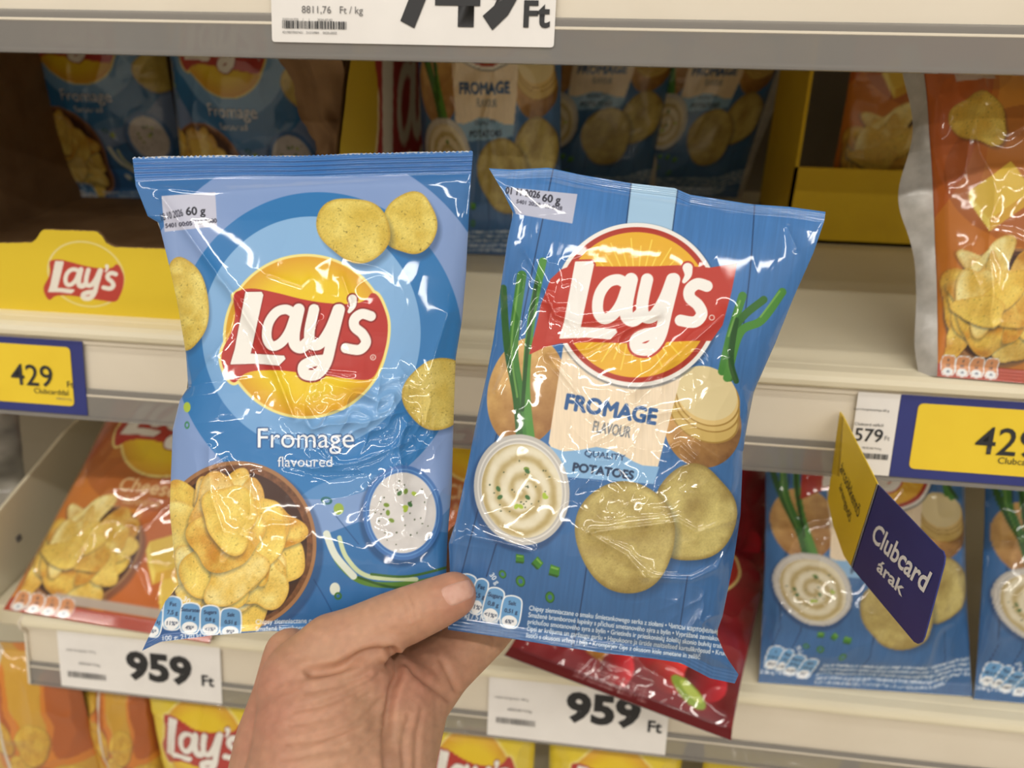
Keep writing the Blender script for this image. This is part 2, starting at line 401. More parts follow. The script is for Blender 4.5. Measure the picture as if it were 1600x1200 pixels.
def design_waves():
    """light blue wrapper: oval logo, wooden bowl of chips, dip"""
    A = Art(195, 225, 750, 1030, 2, (46, 112, 182))
    E_ = A.ell
    E_(490, 560, 300, 330, (128, 158, 214)); E_(497, 540, 226, 240, (40, 122, 194), rot=0)
    E_(486, 520, 171, 182, None, fn=lambda X, Y, u, v: np.array([112, 168, 226]) + (np.clip(.4 - v * .5, 0, 1) * 26)[..., None] * np.array([1, .7, .3]))
    E_(620, 880, 190, 130, (120, 160, 216), rot=20, a=.5)
    A.poly([(195, 225), (750, 225), (750, 272), (660, 270), (560, 276), (380, 274), (195, 284)], (40, 112, 192))
    A.poly([(440, 860), (560, 815), (750, 838), (750, 1030), (440, 1030)], (48, 116, 184)); 
    for p in ([(490, 905), (520, 960), (530, 1010)], [(520, 800), (560, 850)], [(640, 920), (660, 1000)]): A.stroke(p, 1.6, (24, 70, 130), .7)
    for i in range(0, 106, 2): A.stroke([(207 + i * 5, 246 - i * .095), (211 + i * 5, 246 - i * .095)], 2.6, (214, 218, 222), smooth=False)
    for y0 in (252, 259, 266): A.stroke([(205, y0 + 4), (460, y0 + 1), (745, y0 - 5)], 2.2, (30, 92, 168), .8)
    A.poly([(252, 306), (336, 300), (339, 353), (257, 362)], (196, 198, 220))
    A.text('18 10 2026', 251, 345, 16, (30, 30, 44), -13, .2, sx=.5); A.text('60 g', 290, 336, 18, (30, 30, 44), -2, .7)
    A.text('5401 00:05 162 3080', 258, 356, 9.5, (40, 40, 60), -6, .35)
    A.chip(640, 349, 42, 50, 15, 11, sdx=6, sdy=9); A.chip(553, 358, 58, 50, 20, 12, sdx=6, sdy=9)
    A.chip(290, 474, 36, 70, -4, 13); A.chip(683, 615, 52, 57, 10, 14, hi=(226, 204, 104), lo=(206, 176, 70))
    oval_logo(A, lambda p: (190 + p[0] * .35, 220 + p[1] * .35), .35)
    for o, c in ((2.0, (30, 84, 150)), (0, (244, 246, 250))):
        A.text('Fromage', 476, 699, 44, c, 0, o, 'c'); A.text('flavoured', 476, 729, 23, c if o < 1 else (30, 90, 160), 0, 0 if o < 1 else 1.0, 'c')
    E_(292, 636, 5.5, 8, (176, 200, 50)); E_(292, 664, 4, 6, (60, 140, 90), r0=.5)
    bowl(A, 368, 853, 126, 133, 8, 5)
    dipbowl(A, 629, 801, 62, 74, (92, 150, 218), (62, 116, 190), 8)
    A.stroke([(512, 838), (530, 880), (570, 910), (640, 912), (720, 895)], 9, (90, 140, 50)); A.stroke([(510, 834), (524, 868), (552, 900)], 11, (222, 230, 214)); A.stroke([(530, 840), (542, 872), (575, 900), (650, 905)], 7, (206, 220, 170)); A.stroke([(560, 902), (620, 918), (700, 908)], 4, (50, 96, 40)); A.stroke([(580, 897), (640, 900), (720, 880)], 4, (60, 110, 44))
    E_(510, 782, 9, 6, (34, 110, 110), 10, r0=.55); E_(529, 795, 8, 9, (150, 180, 60)); E_(523, 920, 8, 10, (226, 232, 214)); E_(528, 931, 6, 6, (60, 120, 50), r0=.5)
    A.text('30 g*', 284, 938, 12, (240, 240, 240), 30, .3)
    A.poly([(195, 1030), (222, 985), (250, 955), (300, 992), (420, 984), (420, 1030)], (40, 92, 160))
    pills(A, [(240, 972, 26, 46, 10, 'E', '636 kJ', '8%*'), (269, 958, 29, 52, 4, 'Fat', '7,5 g', '11%*'), (297, 966, 31, 48, 4, 'Saturates', '0,8 g', '4%*'), (328, 969, 31, 46, 0, 'Sugars', '0,8 g', '<1%*'), (360, 973, 33, 46, 2, 'Salt', '0,51 g', '9%*')])
    A.text('100 g: 2120 kJ / 510 kcal', 252, 1001, 11, (226, 232, 240), -4, .3)
    A.text('Chipsy ziemniaczane o smaku śmietankowego serka', 399, 975, 10.5, (232, 236, 240), -1.5, .3, sx=.92); A.text('Smažené bramborové lupínky s příchutí', 399, 986, 10.5, (232, 236, 240), -1.5, .3, sx=.92)
    return A

def _aff(src, dst):
    s_ = np.array([[x, y, 1] for x, y in src], float); m = np.linalg.solve(s_, np.array(dst, float)); return lambda p: tuple(np.array([p[0], p[1], 1.]) @ m)
def design_planks():
    """plank blue wrapper: round sun logo, beige card, dip, potatoes and scallions"""
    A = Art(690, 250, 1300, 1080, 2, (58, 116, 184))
    X, Y = np.meshgrid(A.x0 + np.arange(A.w) / A.k, A.y0 + np.arange(A.h) / A.k)
    ca, sa = math.cos(math.radians(8)), math.sin(math.radians(8)); U = X * ca + Y * sa; V = -X * sa + Y * ca
    g = fbm(U / 3.0, V / 60, 4)[..., None]; A.im *= (.93 + .14 * g); A.im *= (1.06 - .22 * np.clip((Y - 300) / 750, 0, 1))[..., None]  # grain, then shading of the lower half painted in as a darker gradient
    A.poly([(988, 270), (1062, 270), (1050, 366), (978, 366)], (160, 200, 234)); 
    for p in ([(866, 255), (842, 370), (790, 620), (720, 900)], [(988, 270), (976, 370)], [(1062, 270), (1049, 372)], [(1180, 300), (1172, 420), (1160, 520)], [(920, 860), (905, 960), (890, 1030)], [(1074, 900), (1062, 980)], [(775, 850), (760, 900)]): A.stroke(p, 2.0, (22, 52, 96), .8)
    A.poly([(790, 292), (902, 303), (894, 349), (806, 334)], (186, 190, 214))
    A.text('01 11 2026', 789, 302, 15, (40, 40, 56), 8, .5, sx=.8); A.text('60 g', 846, 314, 17, (34, 34, 50), 8, .6); A.text('5401 20:58 160 4028', 806, 317, 8.5, (50, 50, 70), 9, .3)
    pot = lambda hi, lo, sd, vy: (lambda X, Y, u, v: (lambda n: np.array(hi) * (1 - n) + np.array(lo) * n)(np.clip(.35 + .45 * (u * .5 + v * vy) + .5 * (fbm(X / 14, Y / 14, sd) - .5), 0, 1)[..., None]))
    A.ell(822, 612, 60, 86, None, 12, fn=pot((226, 178, 104), (138, 84, 34), 3, .7)); A.ell(1098, 665, 60, 66, None, -10, fn=pot((214, 160, 84), (104, 62, 26), 5, .8))
    for k, (x0, y0, r1, r2) in enumerate(((1100, 648, 58, 40), (1104, 632, 55, 40), (1106, 622, 52, 42))): A.ell(x0, y0, r1, r2, (210 + 8 * k, 176 + 8 * k, 92 + 12 * k), 28); A.ell(x0, y0, r1, r2, (168, 128, 50), 28, r0=.95)
    A.ell(1104, 614, 50, 40, (226, 206, 150), 30)
    for p, w, c in (([(815, 430), (802, 540), (812, 620), (818, 690)], 15, (60, 128, 44)), ([(786, 450), (792, 540), (806, 620), (812, 690)], 11, (44, 100, 36)), ([(848, 408), (830, 500), (822, 600), (830, 690)], 12, (76, 146, 52)), ([(838, 440), (824, 540), (816, 640)], 6, (36, 84, 30)),
                    ([(1160, 462), (1142, 520), (1128, 580)], 13, (64, 134, 46)), ([(1193, 468), (1150, 510), (1140, 590)], 12, (52, 112, 40)), ([(1222, 456), (1190, 500), (1156, 520), (1136, 590)], 13, (72, 142, 50)), ([(1150, 500), (1142, 560), (1150, 595)], 9, (34, 84, 30))): A.stroke(p, w, c)
    for p in ([(811, 440), (799, 540), (808, 620)], [(1156, 470), (1138, 525)], [(1218, 455), (1188, 495)]): A.stroke(p, 3, (130, 186, 80), .7)
    A.poly([(880, 540), (1068, 570), (1021, 756), (887, 744), (857, 692)], None, fn=lambda X, Y: np.array([238, 216, 184]) * (.95 + .1 * fbm(X / 1.6, Y / 30, 2))[..., None])
    A.poly([(850, 694), (866, 700), (880, 705), (905, 703), (932, 698), (952, 702), (972, 710), (990, 721), (1004, 727), (1030, 729), (1021, 756), (885, 745)], (130, 180, 226))
    cx, cy = 994, 476
    A.ell(cx + 1, cy + 2, 132, 130, (40, 60, 90), a=.5, soft=5); A.ell(cx, cy, 130, 128, (240, 236, 230)); A.ell(cx, cy, 123.5, 121.5, (186, 52, 36))
    A.ell(cx, cy, 115.5, 113.5, None, fn=lambda X, Y, u, v: np.array([238, 176, 30]) + (np.clip(.6 - np.hypot(u, v), 0, 1) * 18)[..., None] * np.array([1, 1, 1]))
    for i in range(40):
        t = (i + .5) / 40 * 6.283; r0, r1 = (50, 104 if i % 2 else 92); A.stroke([(cx + r0 * math.cos(t), cy + r0 * math.sin(t)), (cx + r1 * math.cos(t), cy + r1 * math.sin(t))], 2.0, (250, 214, 70), smooth=False)
    B = [(356, 806), (385, 690), (402, 610), (440, 508), (480, 470), (520, 455), (700, 457), (860, 456), (950, 452), (1080, 462), (1188, 444), (1165, 560), (1130, 690), (1085, 752), (1000, 752), (900, 757), (850, 780), (800, 787), (755, 762), (600, 757), (480, 762), (420, 775)]
    A.poly(Z3(B), (200, 54, 40)); A.stroke(Z3(B + B[:1]), 2, (200, 54, 40), smooth=False)
    T0 = _aff([(555, 678), (490, 994), (1130, 770)], [(541, 438), (479, 742), (1086, 522)]); T = lambda p: (690 + T0(p)[0] * .3875, 240 + T0(p)[1] * .3875)
    lays(A, T, .37, (200, 54, 40), bold=24); lays(A, T, .37, (244, 240, 234), sw=54)
    A.ell(1112, 496, 4.5, 4.5, (240, 220, 210), r0=.7)
    A.text('FROMAGE', 880, 638, 34, (40, 92, 156), 9.8, 1.5, sx=.94); A.text('FLAVOUR', 954, 679, 25, (110, 118, 128), 9.5, .4, 'c', sx=.55)
    A.text('QUALITY', 944, 716, 13.5, (36, 66, 108), 7, .4, 'c', sx=1.15); A.text('POTATOES', 941, 742, 18.5, (30, 52, 86), 8, .9, 'c', sx=1.05)
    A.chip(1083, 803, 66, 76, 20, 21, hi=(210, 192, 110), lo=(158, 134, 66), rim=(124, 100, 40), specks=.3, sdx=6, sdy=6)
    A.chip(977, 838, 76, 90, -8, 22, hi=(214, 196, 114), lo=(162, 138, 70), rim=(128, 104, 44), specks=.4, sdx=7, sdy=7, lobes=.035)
    dipbowl(A, 815, 765, 74, 87, (222, 218, 210), (190, 186, 180), 9, True, -12)
    for x, y, r, ro in ((812, 872, 9, 20), (840, 879, 10, 60), (866, 891, 11, 30), (813, 908, 9, 70), (859, 933, 9, 80), (785, 897, 7, 60)): scallion_bit(A, x, y, r, ro)
    A.text('30 g', 764, 898, 11, (230, 235, 240), 55, .3)
    pills(A, [(727, 925, 30, 56, 10, 'E', '636 kJ', '8%*'), (748, 932, 22, 56, 14, 'Fat', '7,5 g', '11%*'), (770, 945, 29, 54, 14, 'Sugars', '0,8 g', '<1%*'), (798, 956, 31, 50, 9, 'Salt', '0,51 g', '6%*')])
    A.text('100 g: 2120 kJ / 510 kcal', 672, 957, 12, (226, 232, 240), 9, .35, sx=.9)
    for i, t in enumerate(('Chipsy ziemniaczane o smaku śmietankowego serka z ziołami • Чипсы картофельные со вкусом', 'Smažené bramborové lupínky s příchutí smetanového sýra a bylin • Vyprážané zemiakové', 'príchuťou smotanového syra a bylín • Grietinės ir prieskoninių žolelių skonio bulvių traškučiai', 'čipsi ar krējuma un garšaugu garšu • Hapukoore ja ürtide maitselised kartulikrõpsud • Krumpirov', 'listići s okusom vrhnja i bilja • Krompirjev čips z okusom kisle smetane in zelišč')):
        A.text(t, 826 - i * 1.2, 953 + i * 10.6, 10.6, (222, 228, 236), 7.2, .3, sx=.80)
    return A

def design_orange(lying=False):
    A = Art(0, 0, 500, 720, 1.2, (216, 122, 38))
    for p, c in (([(0, 0), (200, 0), (60, 300), (0, 380)], (206, 98, 34)), ([(200, 0), (340, 0), (230, 300), (90, 330)], (230, 148, 48)), ([(340, 0), (500, 0), (500, 240), (300, 300)], (212, 110, 36)), ([(0, 720), (140, 400), (260, 420), (230, 720)], (226, 138, 44)), ([(230, 720), (260, 420), (380, 400), (400, 720)], (210, 104, 36)), ([(400, 720), (380, 400), (500, 360), (500, 720)], (230, 146, 48))): A.poly(p, c)
    A.ell(250, 300, 230, 150, (166, 80, 34), a=.5)
    A.poly([(60, 46), (160, 40), (162, 92), (64, 98)], (214, 190, 180)); A.text('60 g', 86, 78, 22, (60, 40, 40), -2, .5)
    if not lying: A.chip(110, 180, 60, 58, 20, 31, hi=(240, 206, 84), lo=(226, 176, 52), lobes=.14); 
    lx = 75 if lying else 215
    oval_logo(A, lambda p: (lx + (p[0] - 446) * .45, 60 + (p[1] - 520) * .42), .43)
    A.text('Cheese', lx + 165, 408, 50, (232, 190, 130), 0, .9, 'c'); A.text('flavoured', lx + 165, 438, 26, (222, 170, 110), 0, .5, 'c')
    for q in ([(300, 520), (400, 470), (440, 540), (340, 590)], [(360, 600), (440, 570), (470, 640), (380, 680)], [(70, 330), (170, 270), (215, 330), (110, 390)])[:2 if lying else 3]:
        A.poly(q, (238, 196, 60)); A.poly([q[3], q[2], (q[2][0], q[2][1] + 22), (q[3][0], q[3][1] + 24)], (226, 170, 40)); A.poly([q[0], q[3], (q[3][0], q[3][1] + 24), (q[0][0], q[0][1] + 20)], (250, 220, 90))
    bowl(A, 150, 565, 140, 118, -18, 6, wood=(92, 52, 34))
    A.poly([(0, 690), (500, 690), (500, 720), (0, 720)], (186, 60, 30))
    if lying: A.poly([(110, 664), (500, 664), (500, 684), (110, 684)], (190, 172, 158))
    pills(A, [(30 + 38 * i, 694, 36, 44, 0, 'kJ', '0,8', '4%') for i in range(4)], fill=(226, 150, 96))
    return A
def design_red():
    A = Art(0, 0, 500, 720, 1.0, (142, 26, 34)); A.im *= (.8 + .4 * fbm(*np.meshgrid(np.arange(A.w) / 60, np.arange(A.h) / 60), 3))[..., None]
    oval_logo(A, lambda p: (70 + (p[0] - 446) * .48, 60 + (p[1] - 520) * .42), .45)
    for i, (x, y, rx, ry, c) in enumerate(((130, 560, 80, 60, (226, 120, 30)), (190, 600, 60, 50, (234, 150, 50)), (280, 580, 60, 70, (186, 34, 40)), (350, 610, 50, 60, (200, 44, 44)), (230, 650, 50, 36, (170, 28, 36)), (420, 590, 60, 50, (150, 24, 34)))):
        A.ell(x, y, rx, ry, None, 20 * i, fn=lambda X, Y, u, v, c=c: np.array(c) * (1.15 - .45 * np.clip(v + .3 * u, -1, 1))[..., None])
    A.ell(390, 640, 50, 22, (150, 180, 50), 30); A.ell(395, 636, 34, 12, (200, 220, 90), 30)
    A.poly([(0, 686), (500, 686), (500, 720), (0, 720)], (120, 20, 30))
    for i in range(5): A.text('chipsy ziemniaczane • lupínky • čipsi', 150, 672 + i * 8, 8, (224, 180, 180), 0, .2, sx=1.4)
    return A
def design_yellow(back=False):
    A = Art(0, 0, 500, 720, 1.0, (234, 204, 34))
    A.ell(250, 420, 330, 330, (242, 216, 60), a=.6)
    A.poly([(0, 0), (500, 0), (500, 40), (0, 40)], (222, 186, 20))
    oval_logo(A, lambda p: (60 + (p[0] - 446) * .5, 70 + (p[1] - 520) * .46), .47)
    A.text('Solone', 250, 470, 56, (120, 96, 20), 0, .9, 'c'); A.text('salted', 250, 505, 30, (140, 112, 30), 0, .5, 'c')
    for i, (x, y) in enumerate(((120, 600), (240, 640), (370, 590), (300, 560))): A.chip(x, y, 80, 66, 30 * i, 40 + i)
    return A
def design_amber():
    """side of a yellow and orange wrapper"""
    A = Art(0, 0, 500, 720, 1.0, (214, 158, 44))
    X, Y = np.meshgrid(np.arange(A.w), np.arange(A.h)); n = fbm(X / 130, Y / 160, 8, 2)
    for lo, c in ((.45, (222, 126, 34)), (.6, (190, 92, 30))): A.im = np.where((n > lo)[..., None], np.array(c, np.float32) / 255, A.im).astype(np.float32)
    for i in range(5): A.chip(110 + 70 * i, 120 + 90 * (i % 3) + 60 * i, 80, 60, 40 * i, 60 + i, hi=(232, 190, 60), lo=(206, 146, 40))
    A.poly([(205, 0), (218, 0), (196, 720), (180, 720)], (214, 200, 180)); return A
def design_grey():
    A = Art(0, 0, 500, 720, .6, (150, 146, 138)); X, Y = np.meshgrid(np.arange(A.w), np.arange(A.h)); n = fbm(X / 40, Y / 50, 5, 3)
    A.im *= (.45 + .9 * n)[..., None]; return A

# ------------------------------------------------------------------ wrappers (pillow bags)
def resample(P, t):
    P = np.asarray(P, float); d = np.r_[0, np.cumsum(np.hypot(*np.diff(P, axis=0).T))]; d /= d[-1]
    return np.stack([np.interp(t, d, P[:, 0]), np.interp(t, d, P[:, 1])], -1)
class Outline:
    def __init__(s, top, bottom, left, right): s.b = (top, bottom, left, right)
    def __call__(s, u, v, zig=0):
        """u: (n,), v: (m,) -> (m, n, 2)"""
        T, B, Lf, Rt = resample(s.b[0], u), resample(s.b[1], u), resample(s.b[2], v), resample(s.b[3], v)
        U = u[None, :, None]; V = v[:, None, None]
        c = [np.array(s.b[0][0]), np.array(s.b[0][-1]), np.array(s.b[1][0]), np.array(s.b[1][-1])]
        return (1 - V) * T[None] + V * B[None] + (1 - U) * Lf[:, None] + U * Rt[:, None] - ((1 - U) * (1 - V) * c[0] + U * (1 - V) * c[1] + (1 - U) * V * c[2] + U * V * c[3])
OUT_A = Outline([(207, 246), (330, 243), (460, 244), (560, 240), (739, 236)], [(222, 1017), (250, 1003), (330, 993), (420, 986), (560, 988), (690, 986)],
    [(207, 246), (212, 290), (231, 338), (248, 348), (262, 405), (277, 472), (291, 556), (294, 605), (281, 625), (270, 670), (265, 796), (273, 880), (279, 915), (258, 940), (222, 1017)],
    [(739, 236), (735, 290), (728, 430), (722, 500), (712, 560), (708, 680), (706, 760), (700, 830), (697, 900), (690, 986)])
OUT_B = Outline([(764, 263), (800, 265), (857, 262), (907, 273), (984, 286), (1054, 294), (1077, 304), (1174, 319), (1232, 323), (1290, 331)],
    [(700, 984), (800, 998), (873, 1010), (947, 1021), (1020, 1029), (1064, 1036), (1110, 1060), (1148, 1068)],
    [(764, 263), (786, 300), (802, 333), (793, 375), (783, 445), (771, 530), (760, 588), (746, 650), (730, 732), (712, 816), (701, 849), (703, 893), (700, 984)],
    [(1290, 331), (1288, 345), (1271, 395), (1240, 465), (1209, 542), (1178, 612), (1168, 662), (1161, 705), (1157, 805), (1146, 878), (1135, 933), (1129, 963), (1119, 990), (1134, 1025), (1154, 1054), (1148, 1068)])
def pillow(U, V, s0, s1, H, p=2.6, ramp=.13):
    a = np.clip(1 - np.abs(2 * U - 1) ** p, 0, 1) ** .8
    b = (1 - np.exp(-np.clip(V - s0, 0, 1) / ramp)) * (1 - np.exp(-np.clip(1 - s1 - V, 0, 1) / ramp))
    return H * a * b
def ridge_set(X, Y, lines, px):
    h = np.zeros(X.shape)
    for P, amp, w in lines:
        P = np.asarray(P, float); best = np.full(X.shape, 1e9)
        for (ax, ay), (bx, by) in zip(P[:-1], P[1:]):
            l = (bx - ax) ** 2 + (by - ay) ** 2; t = np.clip(((X - ax) * (bx - ax) + (Y - ay) * (by - ay)) / l, 0, 1)
            best = np.minimum(best, np.hypot(X - ax - t * (bx - ax), Y - ay - t * (by - ay)))
        h += 1.5 * amp * np.exp(-np.sqrt(best ** 2 + (.3 * w) ** 2) / w)
    return h * px
def crumple(X, Y, seed, sc):
    """folds of stiff film: sharp creases between flat facets"""
    wx = X + sc * .5 * (fbm(X / sc, Y / sc, seed + 20, 2) - .5); wy = Y + sc * .5 * (fbm(X / sc, Y / sc, seed + 30, 2) - .5)
    a = 1 - np.abs(2 * vnoise(wx / sc, wy / sc * .7, seed) - 1); b = 1 - np.abs(2 * vnoise(wx / sc * 1.9 + .5 * wy / sc, wy / sc * 1.6, seed + 5) - 1)
    return a ** 2 + .5 * b ** 2
def build_bag(name, label, cat, base, dirn, hf, hb, art, APT, u, v, s0, s1, group=None, root=None):
    """base, dirn: (m,n,3); hf/hb front and back heights (m,n); APT: (m,n,2) design coordinates"""
    P = base + dirn * hf[..., None]; col = art.sample(APT[..., 0], APT[..., 1])
    r = empty(name, root if root is not None else base[-1].mean(0)); tag(r, label, cat, group)
    i0 = int(np.searchsorted(v, s0)); i1 = int(np.searchsorted(v, 1 - s1))
    gridmesh('top_seal', P[:i0 + 1], M['film'], r, col[:i0 + 1], True)
    gridmesh('front_panel', P[i0:i1 + 1], M['film'], r, col[i0:i1 + 1], True)
    gridmesh('bottom_seal', P[i1:], M['film'], r, col[i1:], True)
    ju = np.unique(np.r_[np.arange(0, len(u), max(1, len(u) // 40)), len(u) - 1]); jv = np.unique(np.r_[np.arange(0, len(v), max(1, len(v) // 56)), len(v) - 1])
    Q = base - dirn * hb[..., None]
    gridmesh('back_panel', Q[np.ix_(jv, ju)], M['film_back'], r)
    for o in r.children:
        for p in ():
            pass
    return r

def hero(name, label, out, art, Dfun, H, lines, crum, s0, s1, nu, nv, ridges, seed, zig):
    u = np.linspace(0, 1, nu); v = np.linspace(0, 1, nv); P = out(u, v); X, Y = P[..., 0], P[..., 1]
    U, V = np.meshgrid(u, v); px = .45 / FPX
    h = pillow(U, V, s0, s1, H)
    body = np.clip((V - s0) / .05, 0, 1) * np.clip((1 - s1 - V) / .05, 0, 1) * np.clip(U / .04, 0, 1) * np.clip((1 - U) / .04, 0, 1)
    h += ridge_set(X, Y, lines, px) * np.clip(body * 3, 0, 1)
    k = np.zeros(X.shape)
    for cx, cy, rx, ry, amp, sc, sd in crum: k += amp * crumple(X, Y, sd, sc) * np.exp(-((X - cx) / rx) ** 2 - ((Y - cy) / ry) ** 2)
    h += k * px * body
    # puckers running out of the two seals and along the sides
    for vv, d0 in ((V - s0, .10), (1 - s1 - V, .11)):
        h += .0022 * (fbm(U * 17 + 2 * vv, vv * 3, seed, 2) - .5) * np.exp(-np.clip(vv, 0, 1) / d0) * (vv > 0) * np.clip(vv / .02, 0, 1)
    h += .004 * (fbm(U * 3.2, V * 5, seed + 4, 2) - .5) * body
    e = np.minimum(U, 1 - U); h += .0022 * (vnoise(U * 2, V * 22, seed + 8) - .5) * np.exp(-e / .06) * np.clip(e / .012, 0, 1) * body
    sl = np.clip((s0 - V) / .004, 0, 1) * np.clip(V / .002, 0, 1); h += sl * (.0002 + ridges * (.5 + .5 * np.cos(V / s0 * 6.283 * 5)))
    sl2 = np.clip((V - 1 + s1) / .004, 0, 1); h += sl2 * ridges * .5 * (.5 + .5 * np.cos((1 - V) / s1 * 6.283 * 4))
    wav = .004 * np.sin(U * 5.2 + seed) * np.exp(-V / .06) + .005 * np.sin(U * 4.3 + seed * 2) * np.exp(-(1 - V) / .06)
    if zig: Y = Y + zig * (2 * np.abs((U * 78) % 1 - .5) - .5) * np.exp(-V / .004)
    D = Dfun(X, Y) + wav
    base = at(X, Y, D); dirn = C - base; dirn /= np.linalg.norm(dirn, axis=-1, keepdims=True)
    hb = pillow(U, V, s0, s1, H * .8) + .0003
    return build_bag(name, label, 'chip bag', base, dirn, h + .0002, hb, art, P, u, v, s0, s1, root=at(np.array(460.), np.array(985.), .42))

def std_bag(label, art, out, BL, BR, height, lean, H=.026, roll=0.0, seed=0, nu=160, nv=230, name='chip_bag', group=None, taper=.0, twist=0.0, mirror=False, amp=1.0, bend=0.0, s0=.045, s1=.04, fin=0):
    """a bag whose lower seal runs from BL to BR (world points), leaning back by `lean` degrees"""
    BL, BR = np.asarray(BL, float), np.asarray(BR, float); ax = BR - BL; wd = np.linalg.norm(ax); ax /= wd
    back = _n(np.cross(np.array([0, 0, 1.]), ax)); t = math.radians(lean); up = np.array([0, 0, 1.]) * math.cos(t) + back * math.sin(t)
    up = _n(up + ax * math.tan(math.radians(roll))); nrm = _n(np.cross(ax, up))
    u = np.linspace(0, 1, nu); v = np.linspace(0, 1, nv); U, V = np.meshgrid(u, v)
    sx = 1 - taper * (1 - V); edge = 1 - .05 * np.sin(np.pi * np.clip(V, 0, 1)) ** .6 + .012 * (fbm(V * 9, U * 0, seed) - .5) + .035 * np.exp(-V / .05)
    base = BL + ax * ((.5 + (U - .5) * edge * sx) * wd)[..., None] + up * ((1 - V) * height)[..., None]
    base = base + nrm * ((-.02 * bend * (1 - V) ** 2 * 10 * height) + twist * (U - .5) * (1 - V) * .06)[..., None]
    body = np.clip((V - s0) / .06, 0, 1) * np.clip((1 - s1 - V) / .06, 0, 1) * np.clip(U / .05, 0, 1) * np.clip((1 - U) / .05, 0, 1)
    h = pillow(U, V, s0, s1, H, 2.2)
    h = h + amp * .0034 * crumple(U * 500, V * 720, seed, 120) * body + amp * .0045 * (fbm(U * 3, V * 4.5, seed + 2, 2) - .5) * body
    for vv in (V - s0, 1 - s1 - V): h += .004 * (fbm(U * 13, vv * 3, seed + 5, 2) - .5) * np.exp(-np.clip(vv, 0, 1) / .1) * np.clip(vv / .03, 0, 1)
    h += np.clip((s0 - V) / .004, 0, 1) * .0006 * (.5 + .5 * np.cos(V / s0 * 25)) + np.clip((V - 1 + s1) / .004, 0, 1) * .0006 * (.5 + .5 * np.cos((1 - V) / s1 * 25))
    uu = 1 - u if mirror else u
    APT = out(uu, v) if out is not None else np.stack(np.meshgrid(uu * 500, v * 720), -1)
    wav = nrm * (.006 * np.sin(U * 5 + seed) * (np.exp(-V / .07)))[..., None]
    r = build_bag(name, label, 'chip bag', base + wav, np.broadcast_to(nrm, base.shape), h + .0003, pillow(U, V, s0, s1, H * .8) + .0003, art, APT, u, v, s0, s1, group)
    if fin:                                            # pale film folded round from the back along one side
        e = (base + wav)[:, 0 if fin < 0 else -1]; q = v[:, None]; w = (.007 + .008 * vnoise(q * 6, q * 0, seed) + .011 * np.exp(-((q - .5) / .12) ** 2)); sg = -1.0 if fin < 0 else 1.0
        G = np.stack([e + nrm * .002, e + ax * sg * w * .45 + nrm * .003 * np.sin(q * 30), e + ax * sg * w - nrm * .008], 1)
        gridmesh('side_fold', G, M['film_back'], r)
    return r

# ------------------------------------------------------------------ shelves
ZM, ZL, ZT, ZB = 1.220, 0.845, 1.533, 0.45       # top faces: middle, lower, upper, bottom shelf
RY0, RZ0, RY1, RZ1 = 0.0, -0.019, -0.018, -0.082  # rail face from top to bottom, relative to the shelf's top face
rn = _n(np.array([0, RZ1 - RZ0, -(RY1 - RY0)])); rn = -rn if rn[1] > 0 else rn
rdown = _n(np.array([0, RY1 - RY0, RZ1 - RZ0]))
def shelf(z, x0, x1, depth, label, rise=0.0, bx0=None):
    r = empty('shelf', ((x0 + x1) / 2, .3, z - .03)); tag(r, label, 'shelf', 'shop shelves')
    box('shelf_board', x0 if bx0 is None else bx0, x1, .012, depth, z + rise - .03, z + rise, M['enamel'], r, .002)
    extrude_x('front_lip', [(.012, z + rise), (.001, z + rise), (-.004, z + rise - .002), (-.006, z - .006), (-.006, z - .010), (-.003, z - .013), (.002, z - .0145), (.012, z - .0145)], x0, x1, M['enamel'], r)
    a, b = RY0, RZ0 + z
    f = .72
    extrude_x('price_rail', [(a + .009, z - .0145), (a - .001, z - .0145), (a - .002, b + .001), (a, b), (a + (RY1 - RY0) * f, b + (RZ1 - RZ0) * f), (a + (RY1 - RY0) * f - .002, b + (RZ1 - RZ0) * f - .001), (a + (RY1 - RY0) * f + .009, b + (RZ1 - RZ0) * f - .002)], x0, x1, M['rail'], r)
    n = rn * .0012
    P = lambda t, k: (RY0 + (RY1 - RY0) * t + n[1] * k, b + (RZ1 - RZ0) * t + n[2] * k)
    extrude_x('clear_strip', [P(.62, 1.2), P(1.04, 1.2), P(1.04, 2.2), P(.62, 2.2)], x0, x1, M['clear'], r)
    extrude_x('strip_ridge', [P(.70, 1.9), P(.74, 1.9), P(.73, 2.38), P(.71, 2.38)], x0, x1, M['rail'], r)
    extrude_x('strip_edge', [P(1.02, .2), P(1.07, .2), P(1.07, 3.4), P(1.02, 3.4)], x0, x1, M['clear'], r)
    return r
tag(box('wall_back', -1.6, 1.6, .66, .69, 0, 2.2, M['backpanel']), kind='structure')
tag(box('floor', -4, 4, -5, .7, -.03, 0, M['floor']), kind='structure')
tag(box('wall_light_block', -4, 4, -2.55, -2.5, 0, 2.1, M['rail']), kind='structure')  # unseen wall, added to block ambient light and bounce lamp light into the shelves
shelf(ZT, -1.5, 1.5, .60, 'upper cream shelf edge carrying the largest white price label', .06)
shelf(ZM, -1.5, 1.5, .60, 'middle cream shelf whose rail carries the yellow and navy labels')
shelf(ZL, -.632, 1.5, .60, 'lower cream shelf whose rail carries two white price labels', 0, -.68)
shelf(ZB, -1.5, 1.5, .60, 'bottom cream shelf under the yellow bags')
ec = [o for o in bpy.data.objects if o.name.startswith('shelf.') and o.type == 'EMPTY' and abs(o.location.z - ZL + .03) < 1e-4][0]
